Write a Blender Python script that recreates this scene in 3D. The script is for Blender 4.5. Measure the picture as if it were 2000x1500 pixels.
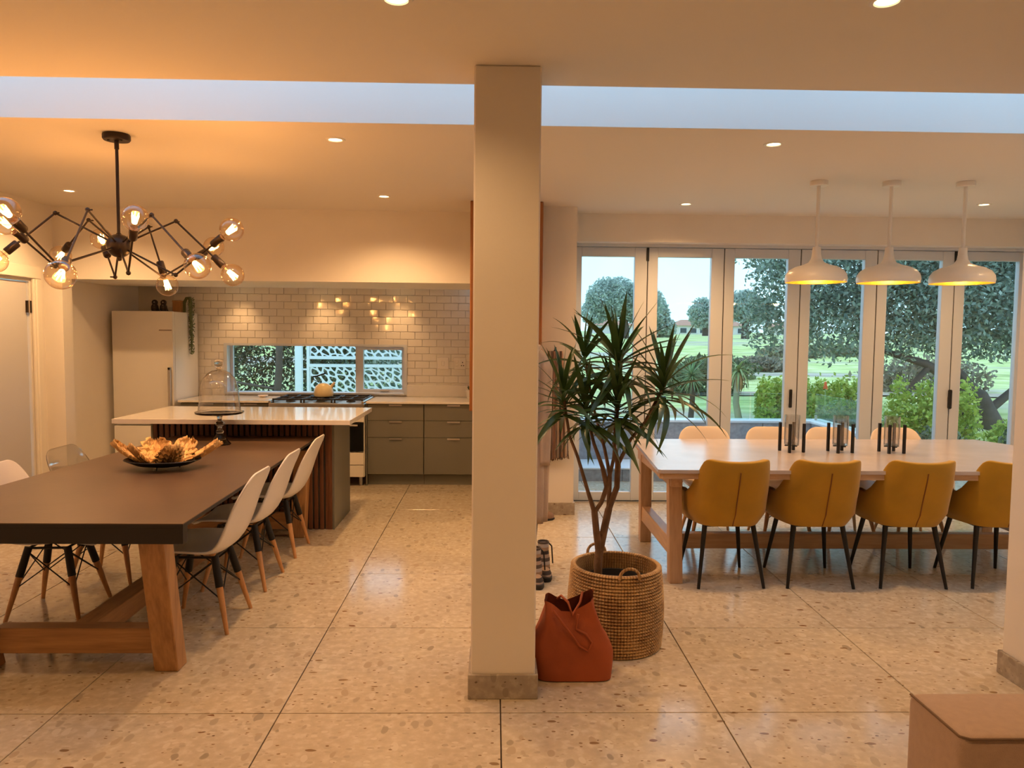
import bpy, bmesh, math, random
import numpy as np
from mathutils import Vector, Matrix, Euler

random.seed(7)
RNG = np.random.default_rng(11)
for o in list(bpy.data.objects):
    bpy.data.objects.remove(o, do_unlink=True)
SC = bpy.context.scene
COL = SC.collection

# ---------------------------------------------------------------- camera
def make_camera():
    pitch, yaw, roll = 0.0640166, 0.02336565, 0.00943781
    cp, sp, cy, sy = math.cos(pitch), math.sin(pitch), math.cos(yaw), math.sin(yaw)
    fw = Vector((sy * cp, cy * cp, -sp)); rt = Vector((cy, -sy, 0)); up = rt.cross(fw)
    c, s = math.cos(roll), math.sin(roll)
    r2, u2 = c * rt + s * up, c * up - s * rt
    cam = bpy.data.cameras.new('camera'); ob = bpy.data.objects.new('camera', cam); COL.objects.link(ob)
    m = Matrix((r2, u2, -fw)).transposed().to_4x4(); m.translation = (-0.0356, -2.99283, 1.544575)
    ob.matrix_world = m
    cam.sensor_fit = 'HORIZONTAL'; cam.sensor_width = 36.0; cam.lens = 1468.325 / 2000 * 36.0
    cam.clip_start = 0.05; cam.clip_end = 600
    SC.camera = ob
make_camera()

# ---------------------------------------------------------------- sky and exposure
def make_world():
    w = bpy.data.worlds.new('sky'); SC.world = w; w.use_nodes = True
    nt = w.node_tree; nt.nodes.clear()
    out = nt.nodes.new('ShaderNodeOutputWorld'); bg = nt.nodes.new('ShaderNodeBackground')
    tc = nt.nodes.new('ShaderNodeTexCoord'); sep = nt.nodes.new('ShaderNodeSeparateXYZ')
    ramp = nt.nodes.new('ShaderNodeValToRGB')
    e = ramp.color_ramp.elements
    e[0].position = 0.0; e[0].color = (0.37, 0.62, 0.74, 1)
    e[1].position = 1.0; e[1].color = (0.31, 0.50, 0.86, 1)
    m = e.new(0.22); m.color = (0.28, 0.57, 0.75, 1)
    nz = nt.nodes.new('ShaderNodeTexNoise'); nz.inputs['Scale'].default_value = 2.2; nz.inputs['Detail'].default_value = 5
    cr = nt.nodes.new('ShaderNodeValToRGB'); cr.color_ramp.elements[0].position = 0.42; cr.color_ramp.elements[1].position = 0.66
    mix = nt.nodes.new('ShaderNodeMixRGB'); mix.inputs[2].default_value = (0.46, 0.61, 0.76, 1)
    L = nt.links.new
    L(tc.outputs['Generated'], sep.inputs[0]); L(sep.outputs['Z'], ramp.inputs[0]); L(tc.outputs['Generated'], nz.inputs['Vector'])
    L(nz.outputs['Fac'], cr.inputs[0]); L(cr.outputs['Color'], mix.inputs[0]); L(ramp.outputs['Color'], mix.inputs[1])
    L(mix.outputs['Color'], bg.inputs['Color']); bg.inputs['Strength'].default_value = 2.4
    L(bg.outputs[0], out.inputs[0])
make_world()
VS = SC.view_settings
VS.view_transform = 'Standard'; VS.look = 'None'; VS.gamma = 1.0; VS.use_curve_mapping = False
VS.exposure = 0.25
CY = SC.cycles
CY.use_light_tree = False; CY.max_bounces = 5; CY.diffuse_bounces = 4; CY.glossy_bounces = 3; CY.transmission_bounces = 5; CY.transparent_max_bounces = 14
CY.caustics_reflective = False; CY.caustics_refractive = False; CY.sample_clamp_indirect = 6.0
CY.use_adaptive_sampling = True; CY.adaptive_threshold = 0.08; CY.use_denoising = True

def portal(name, loc, rot, sx, sy):
    l = bpy.data.lights.new(name, 'AREA'); l.shape = 'RECTANGLE'; l.size = sx; l.size_y = sy
    l.cycles.is_portal = True
    o = bpy.data.objects.new(name, l); COL.objects.link(o); o.location = loc; o.rotation_euler = rot
portal('portal_doors', (2.8, 4.06, 1.2), (math.radians(-90), 0, 0), 4.2, 2.4)
portal('portal_skylight', (0.4, 0.69, 3.14), (0, 0, 0), 8.9, 0.64)
portal('portal_window', (-1.99, 5.5, 1.16), (math.radians(-90), 0, 0), 1.9, 0.54)

DOWN_W = 66.0       # watts of one ceiling downlight
BULB_W = 6.0        # watts of one chandelier bulb
DOWN_C = (1.0, 0.56, 0.235)
BULB_C = (1.0, 0.42, 0.115)

# ---------------------------------------------------------------- materials
MATS = {}
def newmat(name):
    m = bpy.data.materials.new(name); m.use_nodes = True
    MATS[name] = m
    return m, m.node_tree, m.node_tree.nodes['Principled BSDF']

def pbr(name, col, rough=0.5, metal=0.0, var=0.0, vscale=8.0, bump=0.0, bscale=60.0, spec=0.5, stretch=None, coat=0.0, sheen=0.0, emis=None, estr=0.0):
    m, nt, b = newmat(name)
    b.inputs['Base Color'].default_value = (*col, 1); b.inputs['Roughness'].default_value = rough
    b.inputs['Metallic'].default_value = metal; b.inputs['Specular IOR Level'].default_value = spec
    b.inputs['Coat Weight'].default_value = coat; b.inputs['Sheen Weight'].default_value = sheen
    if emis:
        b.inputs['Emission Color'].default_value = (*emis, 1); b.inputs['Emission Strength'].default_value = estr
    N, L = nt.nodes.new, nt.links.new
    if var or bump:
        tc = N('ShaderNodeTexCoord'); mp = N('ShaderNodeMapping'); L(tc.outputs['Object'], mp.inputs[0])
        if stretch: mp.inputs['Scale'].default_value = stretch
    if var:
        nz = N('ShaderNodeTexNoise'); nz.inputs['Scale'].default_value = vscale; nz.inputs['Detail'].default_value = 6
        L(mp.outputs[0], nz.inputs['Vector'])
        cr = N('ShaderNodeValToRGB'); cr.color_ramp.elements[0].position = 0.3; cr.color_ramp.elements[1].position = 0.7
        cr.color_ramp.elements[0].color = (*[max(0, c * (1 - var)) for c in col], 1)
        cr.color_ramp.elements[1].color = (*[min(1, c * (1 + var)) for c in col], 1)
        L(nz.outputs['Fac'], cr.inputs[0]); L(cr.outputs['Color'], b.inputs['Base Color'])
    if bump:
        n2 = N('ShaderNodeTexNoise'); n2.inputs['Scale'].default_value = bscale; n2.inputs['Detail'].default_value = 4
        L(mp.outputs[0], n2.inputs['Vector'])
        bp = N('ShaderNodeBump'); bp.inputs['Strength'].default_value = bump; bp.inputs['Distance'].default_value = 0.01
        L(n2.outputs['Fac'], bp.inputs['Height']); L(bp.outputs[0], b.inputs['Normal'])
    return m

def wood(name, dark, light, rough=0.45, axis=2, scale=7.0):
    m, nt, b = newmat(name); N, L = nt.nodes.new, nt.links.new
    tc = N('ShaderNodeTexCoord'); mp = N('ShaderNodeMapping'); L(tc.outputs['Object'], mp.inputs[0])
    sc = [scale] * 3; sc[axis] = scale * 0.09; mp.inputs['Scale'].default_value = sc
    n1 = N('ShaderNodeTexNoise'); n1.inputs['Scale'].default_value = 2.2; n1.inputs['Detail'].default_value = 8; n1.inputs['Distortion'].default_value = 1.2
    L(mp.outputs[0], n1.inputs['Vector'])
    n2 = N('ShaderNodeTexNoise'); n2.inputs['Scale'].default_value = 14; n2.inputs['Detail'].default_value = 3; L(mp.outputs[0], n2.inputs['Vector'])
    mx = N('ShaderNodeMath'); mx.operation = 'MULTIPLY_ADD'; mx.inputs[1].default_value = 0.35; L(n2.outputs['Fac'], mx.inputs[0])
    sb = N('ShaderNodeMath'); sb.operation = 'MULTIPLY'; sb.inputs[1].default_value = 0.68; L(n1.outputs['Fac'], sb.inputs[0]); L(sb.outputs[0], mx.inputs[2])
    cr = N('ShaderNodeValToRGB'); cr.color_ramp.elements[0].position = 0.36; cr.color_ramp.elements[1].position = 0.66
    cr.color_ramp.elements[0].color = (*dark, 1); cr.color_ramp.elements[1].color = (*light, 1)
    L(mx.outputs[0], cr.inputs[0]); L(cr.outputs['Color'], b.inputs['Base Color'])
    bp = N('ShaderNodeBump'); bp.inputs['Strength'].default_value = 0.12; bp.inputs['Distance'].default_value = 0.004
    L(mx.outputs[0], bp.inputs['Height']); L(bp.outputs[0], b.inputs['Normal'])
    b.inputs['Roughness'].default_value = rough
    return m

def terrazzo(name, base, dark, light, rough):
    m, nt, b = newmat(name); N, L = nt.nodes.new, nt.links.new
    geo = N('ShaderNodeNewGeometry')
    def vor(scale, off, stretch=(1, 1, 1), rand=1.0):
        mp = N('ShaderNodeMapping'); mp.inputs['Location'].default_value = off; mp.inputs['Scale'].default_value = stretch
        nz = N('ShaderNodeTexNoise'); nz.inputs['Scale'].default_value = scale * 0.8; nz.inputs['Detail'].default_value = 2
        L(geo.outputs['Position'], mp.inputs[0]); L(mp.outputs[0], nz.inputs['Vector'])
        ad = N('ShaderNodeMixRGB'); ad.blend_type = 'ADD'; ad.inputs[0].default_value = 0.55 / scale
        L(mp.outputs[0], ad.inputs[1]); L(nz.outputs['Color'], ad.inputs[2])
        v = N('ShaderNodeTexVoronoi'); v.inputs['Scale'].default_value = scale; v.inputs['Randomness'].default_value = rand
        L(ad.outputs[0], v.inputs['Vector']); return v
    def ramp(src, stops, interp='LINEAR'):
        r = N('ShaderNodeValToRGB'); r.color_ramp.interpolation = interp
        e = r.color_ramp.elements
        while len(e) < len(stops): e.new(0.5)
        for k, (p, c) in enumerate(stops): e[k].position = p; e[k].color = (*c, 1)
        L(src, r.inputs[0]); return r.outputs['Color']
    def chips(prev, scale, off, stretch, thr, size, cols):
        v = vor(scale, off, stretch)
        sp = N('ShaderNodeSeparateColor'); L(v.outputs['Color'], sp.inputs[0])
        pick = N('ShaderNodeMath'); pick.operation = 'GREATER_THAN'; pick.inputs[1].default_value = thr; L(sp.outputs[0], pick.inputs[0])
        near = N('ShaderNodeMapRange'); near.inputs[1].default_value = size; near.inputs[2].default_value = size * 0.86
        L(v.outputs['Distance'], near.inputs[0])
        mk = N('ShaderNodeMath'); mk.operation = 'MULTIPLY'; L(pick.outputs[0], mk.inputs[0]); L(near.outputs[0], mk.inputs[1])
        cc = ramp(sp.outputs[1], cols, 'CONSTANT')
        mx = N('ShaderNodeMixRGB'); L(mk.outputs[0], mx.inputs[0]); L(prev, mx.inputs[1]); L(cc, mx.inputs[2]); return mx.outputs[0]
    nz = N('ShaderNodeTexNoise'); nz.inputs['Scale'].default_value = 26; nz.inputs['Detail'].default_value = 7; L(geo.outputs['Position'], nz.inputs['Vector'])
    c = ramp(nz.outputs['Fac'], [(0.32, tuple(x * 0.92 for x in base)), (0.5, base), (0.68, light)])
    mid = tuple((a * 0.70 + d * 0.30) for a, d in zip(base, dark))
    c = chips(c, 34, (3, 1, 0), (0.75, 1.15, 1), 0.62, 0.36, [(0, tuple(x * 0.90 for x in base)), (0.45, light), (0.75, tuple(x * 0.84 for x in base))])
    c = chips(c, 15, (0, 5, 0), (1.25, 0.7, 1), 0.66, 0.34, [(0, mid), (0.30, tuple(x * 0.80 for x in base)), (0.60, light), (0.88, tuple(x * 0.66 for x in base))])
    c = chips(c, 60, (7, 2, 0), (0.7, 1.2, 1), 0.86, 0.32, [(0, mid), (0.5, dark), (0.85, tuple(x * 0.6 for x in dark))])
    c = chips(c, 22, (2, 9, 0), (0.6, 1.35, 1), 0.93, 0.28, [(0, dark), (0.4, mid), (0.8, (dark[0] * 0.8, dark[1] * 0.6, dark[2] * 0.5))])
    L(c, b.inputs['Base Color']); b.inputs['Roughness'].default_value = rough
    b.inputs['Specular IOR Level'].default_value = 0.6
    return m

def thin_glass(name, tint=(1, 1, 1), refl=1.0, rough=0.0, power=4.0, gain=0.75, edge=None):
    m, nt, b = newmat(name); nt.nodes.remove(b); N, L = nt.nodes.new, nt.links.new
    out = nt.nodes['Material Output']
    tr = N('ShaderNodeBsdfTransparent'); tr.inputs[0].default_value = (*tint, 1)
    gl = N('ShaderNodeBsdfGlossy'); gl.inputs['Roughness'].default_value = rough
    lw = N('ShaderNodeLayerWeight'); lw.inputs['Blend'].default_value = 0.5
    pw = N('ShaderNodeMath'); pw.operation = 'POWER'; pw.inputs[1].default_value = power; L(lw.outputs['Facing'], pw.inputs[0])
    mu = N('ShaderNodeMath'); mu.operation = 'MULTIPLY_ADD'; mu.inputs[1].default_value = gain; mu.inputs[2].default_value = 0.04 * refl; mu.use_clamp = True; L(pw.outputs[0], mu.inputs[0])
    if edge:
        em = N('ShaderNodeMixRGB'); em.inputs[1].default_value = (*tint, 1); em.inputs[2].default_value = (*edge, 1)
        L(pw.outputs[0], em.inputs[0]); L(em.outputs[0], tr.inputs[0])
    mx = N('ShaderNodeMixShader'); L(mu.outputs[0], mx.inputs[0]); L(tr.outputs[0], mx.inputs[1]); L(gl.outputs[0], mx.inputs[2])
    L(mx.outputs[0], out.inputs[0]); return m

def emitter(name, col, strength):
    m, nt, b = newmat(name); nt.nodes.remove(b); N, L = nt.nodes.new, nt.links.new
    e = N('ShaderNodeEmission'); e.inputs[0].default_value = (*col, 1); e.inputs[1].default_value = strength
    L(e.outputs[0], nt.nodes['Material Output'].inputs[0]); return m

def leafmat(name, a, b2, rough=0.5, trans=0.3):
    m, nt, b = newmat(name); N, L = nt.nodes.new, nt.links.new
    geo = N('ShaderNodeNewGeometry'); nz = N('ShaderNodeTexNoise'); nz.inputs['Scale'].default_value = 3.0; nz.inputs['Detail'].default_value = 8
    L(geo.outputs['Position'], nz.inputs['Vector'])
    wn = N('ShaderNodeMath'); wn.operation = 'MULTIPLY_ADD'; wn.inputs[1].default_value = 0.45
    L(geo.outputs['Random Per Island'], wn.inputs[0]); 
    hf = N('ShaderNodeMath'); hf.operation = 'MULTIPLY'; hf.inputs[1].default_value = 0.6; L(nz.outputs['Fac'], hf.inputs[0]); L(hf.outputs[0], wn.inputs[2])
    cr = N('ShaderNodeValToRGB'); cr.color_ramp.elements[0].position = 0.25; cr.color_ramp.elements[1].position = 0.75
    cr.color_ramp.elements[0].color = (*a, 1); cr.color_ramp.elements[1].color = (*b2, 1)
    L(wn.outputs[0], cr.inputs[0]); L(cr.outputs['Color'], b.inputs['Base Color']); b.inputs['Roughness'].default_value = rough
    if trans:
        tb = N('ShaderNodeBsdfTranslucent'); L(cr.outputs['Color'], tb.inputs[0])
        mx = N('ShaderNodeMixShader'); mx.inputs[0].default_value = trans
        L(b.outputs[0], mx.inputs[1]); L(tb.outputs[0], mx.inputs[2]); L(mx.outputs[0], nt.nodes['Material Output'].inputs[0])
    return m

def wicker(name, dark, light):
    m, nt, b = newmat(name); N, L = nt.nodes.new, nt.links.new
    tc = N('ShaderNodeTexCoord'); sp = N('ShaderNodeSeparateXYZ'); L(tc.outputs['Object'], sp.inputs[0])
    at = N('ShaderNodeMath'); at.operation = 'ARCTAN2'; L(sp.outputs[0], at.inputs[0]); L(sp.outputs[1], at.inputs[1])
    fq = N('ShaderNodeMath'); fq.operation = 'MULTIPLY'; fq.inputs[1].default_value = 96; L(at.outputs[0], fq.inputs[0])
    sn = N('ShaderNodeMath'); sn.operation = 'SINE'; L(fq.outputs[0], sn.inputs[0])
    nz = N('ShaderNodeTexNoise'); nz.inputs['Scale'].default_value = 12; nz.inputs['Detail'].default_value = 6; L(tc.outputs['Object'], nz.inputs['Vector'])
    ad = N('ShaderNodeMath'); ad.operation = 'MULTIPLY_ADD'; ad.inputs[1].default_value = 0.14; L(sn.outputs[0], ad.inputs[0]); L(nz.outputs['Fac'], ad.inputs[2])
    cr = N('ShaderNodeValToRGB'); cr.color_ramp.elements[0].position = 0.34; cr.color_ramp.elements[1].position = 0.66
    cr.color_ramp.elements[0].color = (*dark, 1); cr.color_ramp.elements[1].color = (*light, 1)
    L(ad.outputs[0], cr.inputs[0]); L(cr.outputs['Color'], b.inputs['Base Color']); b.inputs['Roughness'].default_value = 0.75
    bp = N('ShaderNodeBump'); bp.inputs['Strength'].default_value = 0.5; bp.inputs['Distance'].default_value = 0.004
    L(sn.outputs[0], bp.inputs['Height']); L(bp.outputs[0], b.inputs['Normal']); return m

def stripes(name, cols, scale, axis=2):
    m, nt, b = newmat(name); N, L = nt.nodes.new, nt.links.new
    tc = N('ShaderNodeTexCoord'); sp = N('ShaderNodeSeparateXYZ'); L(tc.outputs['Object'], sp.inputs[0])
    mu = N('ShaderNodeMath'); mu.operation = 'MULTIPLY'; mu.inputs[1].default_value = scale; L(sp.outputs[axis], mu.inputs[0])
    fr = N('ShaderNodeMath'); fr.operation = 'FRACT'; L(mu.outputs[0], fr.inputs[0])
    cr = N('ShaderNodeValToRGB'); cr.color_ramp.interpolation = 'CONSTANT'
    e = cr.color_ramp.elements
    while len(e) < len(cols): e.new(0.5)
    for k, c in enumerate(cols): e[k].position = k / len(cols); e[k].color = (*c, 1)
    L(fr.outputs[0], cr.inputs[0]); L(cr.outputs['Color'], b.inputs['Base Color']); b.inputs['Roughness'].default_value = 0.9
    return m

def M(n): return MATS[n]
pbr('paint', (0.80, 0.76, 0.70), 0.7, var=0.02, vscale=3, bump=0.03, bscale=90)
pbr('ceiling_paint', (0.80, 0.76, 0.70), 0.75, bump=0.02, bscale=60)
pbr('skylight_paint', (0.86, 0.86, 0.86), 0.8)
pbr('door_paint', (0.56, 0.55, 0.56), 0.45)
pbr('trim_paint', (0.82, 0.78, 0.70), 0.45)
pbr('door_frame_white', (0.60, 0.64, 0.70), 0.35)
terrazzo('terrazzo', (0.56, 0.475, 0.35), (0.27, 0.175, 0.095), (0.645, 0.57, 0.445), 0.15)
terrazzo('terrazzo_skirting', (0.36, 0.31, 0.25), (0.13, 0.09, 0.06), (0.46, 0.41, 0.34), 0.35)
pbr('joint', (0.10, 0.07, 0.05), 0.9)
pbr('subway_glaze', (0.78, 0.75, 0.69), 0.06, var=0.03, vscale=2, bump=0.05, bscale=14, coat=0.3)
pbr('grout', (0.68, 0.645, 0.585), 0.9)
pbr('quartz', (0.80, 0.77, 0.72), 0.07, var=0.02, vscale=20)
pbr('cabinet_green', (0.165, 0.160, 0.130), 0.5)
pbr('cabinet_dark', (0.06, 0.055, 0.045), 0.6)
wood('slat_wood', (0.10, 0.035, 0.015), (0.22, 0.085, 0.035), 0.45, 2, 9)
wood('oak', (0.30, 0.14, 0.05), (0.52, 0.28, 0.11), 0.42, 2, 6)
wood('oak_x', (0.30, 0.14, 0.05), (0.52, 0.28, 0.11), 0.42, 0, 6)
wood('oak_y', (0.28, 0.13, 0.045), (0.48, 0.25, 0.10), 0.42, 1, 6)
wood('beech', (0.46, 0.22, 0.08), (0.62, 0.33, 0.13), 0.45, 2, 12)
wood('cedar_panel', (0.26, 0.09, 0.02), (0.38, 0.15, 0.04), 0.45, 2, 8)
wood('pale_oak', (0.40, 0.24, 0.13), (0.56, 0.37, 0.22), 0.4, 2, 6)
wood('pale_oak_x', (0.40, 0.24, 0.13), (0.56, 0.37, 0.22), 0.4, 0, 6)
wood('pale_oak_y', (0.40, 0.24, 0.13), (0.56, 0.37, 0.22), 0.4, 1, 6)
pbr('table_top_dark', (0.125, 0.078, 0.050), 0.33, var=0.18, vscale=2.0, bump=0.03, bscale=40)
pbr('table_edge_dark', (0.016, 0.012, 0.010), 0.6)
pbr('table_top_light', (0.50, 0.43, 0.40), 0.22, var=0.06, vscale=4)
pbr('white_plastic', (0.80, 0.76, 0.70), 0.35)
pbr('peach_plastic', (0.78, 0.66, 0.55), 0.4)
pbr('black_metal', (0.012, 0.011, 0.011), 0.45, metal=0.3)
pbr('bronze_black', (0.030, 0.018, 0.012), 0.4, metal=0.5)
pbr('chrome', (0.75, 0.72, 0.68), 0.25, metal=1.0)
pbr('steel', (0.55, 0.52, 0.48), 0.35, metal=1.0)
pbr('mustard', (0.42, 0.225, 0.003), 0.9, var=0.12, vscale=5, bump=0.05, bscale=300, sheen=0.25)
pbr('mustard_seam', (0.20, 0.075, 0.01), 0.9)
pbr('white_lacquer', (0.82, 0.78, 0.72), 0.3)
pbr('gold_inner', (0.95, 0.60, 0.10), 0.35, metal=0.6)
pbr('fridge_white', (0.76, 0.74, 0.70), 0.4)
pbr('fridge_grey', (0.30, 0.26, 0.23), 0.4)
pbr('range_cream', (0.78, 0.74, 0.66), 0.35)
pbr('black_glass', (0.010, 0.010, 0.010), 0.08)
pbr('cast_iron', (0.015, 0.014, 0.013), 0.55)
pbr('kettle_cream', (0.78, 0.66, 0.38), 0.25)
pbr('gold_leaf', (0.78, 0.50, 0.20), 0.42, metal=0.75, bump=0.6, bscale=45, stretch=(1, 4, 1))
pbr('soil', (0.03, 0.02, 0.015), 0.95, bump=0.8, bscale=80)
wicker('basket_weave', (0.30, 0.17, 0.07), (0.60, 0.40, 0.19))
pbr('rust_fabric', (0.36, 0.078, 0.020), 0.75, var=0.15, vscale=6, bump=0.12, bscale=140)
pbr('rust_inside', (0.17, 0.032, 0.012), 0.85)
leafmat('dracaena_leaf', (0.022, 0.050, 0.012), (0.065, 0.125, 0.028), 0.36, 0.15)
pbr('bark', (0.17, 0.10, 0.06), 0.85, var=0.3, vscale=14, bump=0.7, bscale=40)
pbr('tree_bark', (0.085, 0.062, 0.05), 0.9, var=0.3, vscale=5, bump=0.8, bscale=14)
pbr('sofa_fabric', (0.46, 0.34, 0.27), 0.92, var=0.05, vscale=60, bump=0.25, bscale=500, sheen=0.2)
pbr('sofa_seam', (0.22, 0.15, 0.11), 0.95)
pbr('rubber', (0.02, 0.02, 0.02), 0.7)
pbr('beige_cloth', (0.46, 0.36, 0.28), 0.95, var=0.15, vscale=4, bump=0.2, bscale=80)
pbr('grey_cloth', (0.20, 0.18, 0.16), 0.95, bump=0.2, bscale=120)
stripes('boot_stripes', [(0.10, 0.08, 0.07), (0.42, 0.32, 0.26), (0.05, 0.04, 0.04), (0.38, 0.26, 0.17), (0.45, 0.42, 0.40)], 9.0)
stripes('fringe_stripes', [(0.20, 0.13, 0.10), (0.42, 0.34, 0.28), (0.11, 0.08, 0.07), (0.33, 0.20, 0.15)], 14.0, 0)
pbr('shoe_suede', (0.24, 0.15, 0.11), 0.9)
thin_glass('pane_glass', (0.97, 1.0, 0.99), 0.9)
thin_glass('bulb_glass', (1.0, 0.93, 0.80), 1.6, 0.0, 2.6, 0.85, (0.85, 0.50, 0.22))
thin_glass('clear_glass', (0.95, 0.95, 0.95), 2.4, 0.0, 2.4, 0.9, (0.55, 0.50, 0.45))
thin_glass('rail_glass', (0.88, 0.97, 0.92), 1.0)
thin_glass('acrylic', (0.95, 0.95, 0.95), 2.0, 0.0, 3.0, 0.8, (0.7, 0.68, 0.65))
mg, nt_, b_ = newmat('solid_glass'); b_.inputs['Transmission Weight'].default_value = 1.0; b_.inputs['Roughness'].default_value = 0.02; b_.inputs['IOR'].default_value = 1.45
emitter('filament', (1.0, 0.62, 0.22), 26.0)
emitter('lamp_lens', (1.0, 0.74, 0.40), 9.0)
emitter('pendant_bulb', (1.0, 0.66, 0.25), 8.0)
# outside
leafmat('grass', (0.20, 0.30, 0.07), (0.36, 0.44, 0.15), 0.9, 0)
def field(name):
    m, nt, b = newmat(name); N, L = nt.nodes.new, nt.links.new
    geo = N('ShaderNodeNewGeometry'); mp = N('ShaderNodeMapping'); mp.inputs['Scale'].default_value = (0.35, 1.0, 1.0); L(geo.outputs['Position'], mp.inputs[0])
    def nz(s, d):
        n = N('ShaderNodeTexNoise'); n.inputs['Scale'].default_value = s; n.inputs['Detail'].default_value = d; L(mp.outputs[0], n.inputs['Vector']); return n.outputs['Fac']
    def rp(src, stops):
        r = N('ShaderNodeValToRGB'); e = r.color_ramp.elements
        while len(e) < len(stops): e.new(0.5)
        for k, (p, c) in enumerate(stops): e[k].position = p; e[k].color = (*c, 1)
        L(src, r.inputs[0]); return r.outputs['Color']
    a = rp(nz(2.5, 8), [(0.35, (0.36, 0.42, 0.12)), (0.5, (0.56, 0.62, 0.20)), (0.68, (0.74, 0.74, 0.38))])
    c = rp(nz(0.30, 5), [(0.50, (0, 0, 0)), (0.62, (1, 1, 1))])
    br = rp(nz(1.4, 6), [(0.35, (0.34, 0.28, 0.20)), (0.65, (0.60, 0.52, 0.40))])
    mx = N('ShaderNodeMixRGB'); L(c, mx.inputs[0]); L(a, mx.inputs[1]); L(br, mx.inputs[2]); L(mx.outputs[0], b.inputs['Base Color'])
    b.inputs['Roughness'].default_value = 0.95; return m
field('field_grass')
leafmat('hedge_leaf', (0.24, 0.34, 0.04), (0.50, 0.58, 0.10), 0.6, 0.3)
leafmat('olive_leaf', (0.075, 0.11, 0.08), (0.34, 0.41, 0.31), 0.45, 0.25)
leafmat('shade_leaf', (0.020, 0.032, 0.018), (0.12, 0.145, 0.075), 0.5, 0.1)  # shade on the kitchen window tree is put into these darker colours
leafmat('hazed_leaf', (0.32, 0.40, 0.35), (0.52, 0.58, 0.50), 0.8, 0.3)  # leaf colours lightened to carry the distance haze
leafmat('shrub_leaf', (0.05, 0.075, 0.03), (0.22, 0.26, 0.13), 0.7, 0.2)
leafmat('scrub', (0.22, 0.19, 0.14), (0.36, 0.33, 0.22), 0.9, 0.2)
leafmat('yucca_leaf', (0.10, 0.20, 0.09), (0.26, 0.38, 0.18), 0.5, 0.2)
leafmat('aloe_leaf', (0.14, 0.22, 0.10), (0.34, 0.40, 0.14), 0.5, 0.1)
pbr('aloe_trunk', (0.42, 0.36, 0.28), 0.9, bump=0.4, bscale=20)
pbr('dead_leaf', (0.42, 0.24, 0.10), 0.9)
pbr('orange_flower', (0.85, 0.17, 0.05), 0.7)
pbr('granite', (0.30, 0.30, 0.32), 0.7, var=0.2, vscale=25, bump=0.2, bscale=40)
pbr('cap_stone', (0.72, 0.73, 0.74), 0.5)
pbr('paving', (0.74, 0.74, 0.72), 0.7, var=0.08, vscale=6)
pbr('sand', (0.50, 0.40, 0.28), 0.95, var=0.15, vscale=3)
pbr('gate_white', (0.78, 0.80, 0.84), 0.45)
pbr('house_wall', (0.75, 0.70, 0.64), 0.8)
pbr('house_roof', (0.50, 0.24, 0.15), 0.8)
pbr('window_dark', (0.05, 0.06, 0.07), 0.3)

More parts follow.
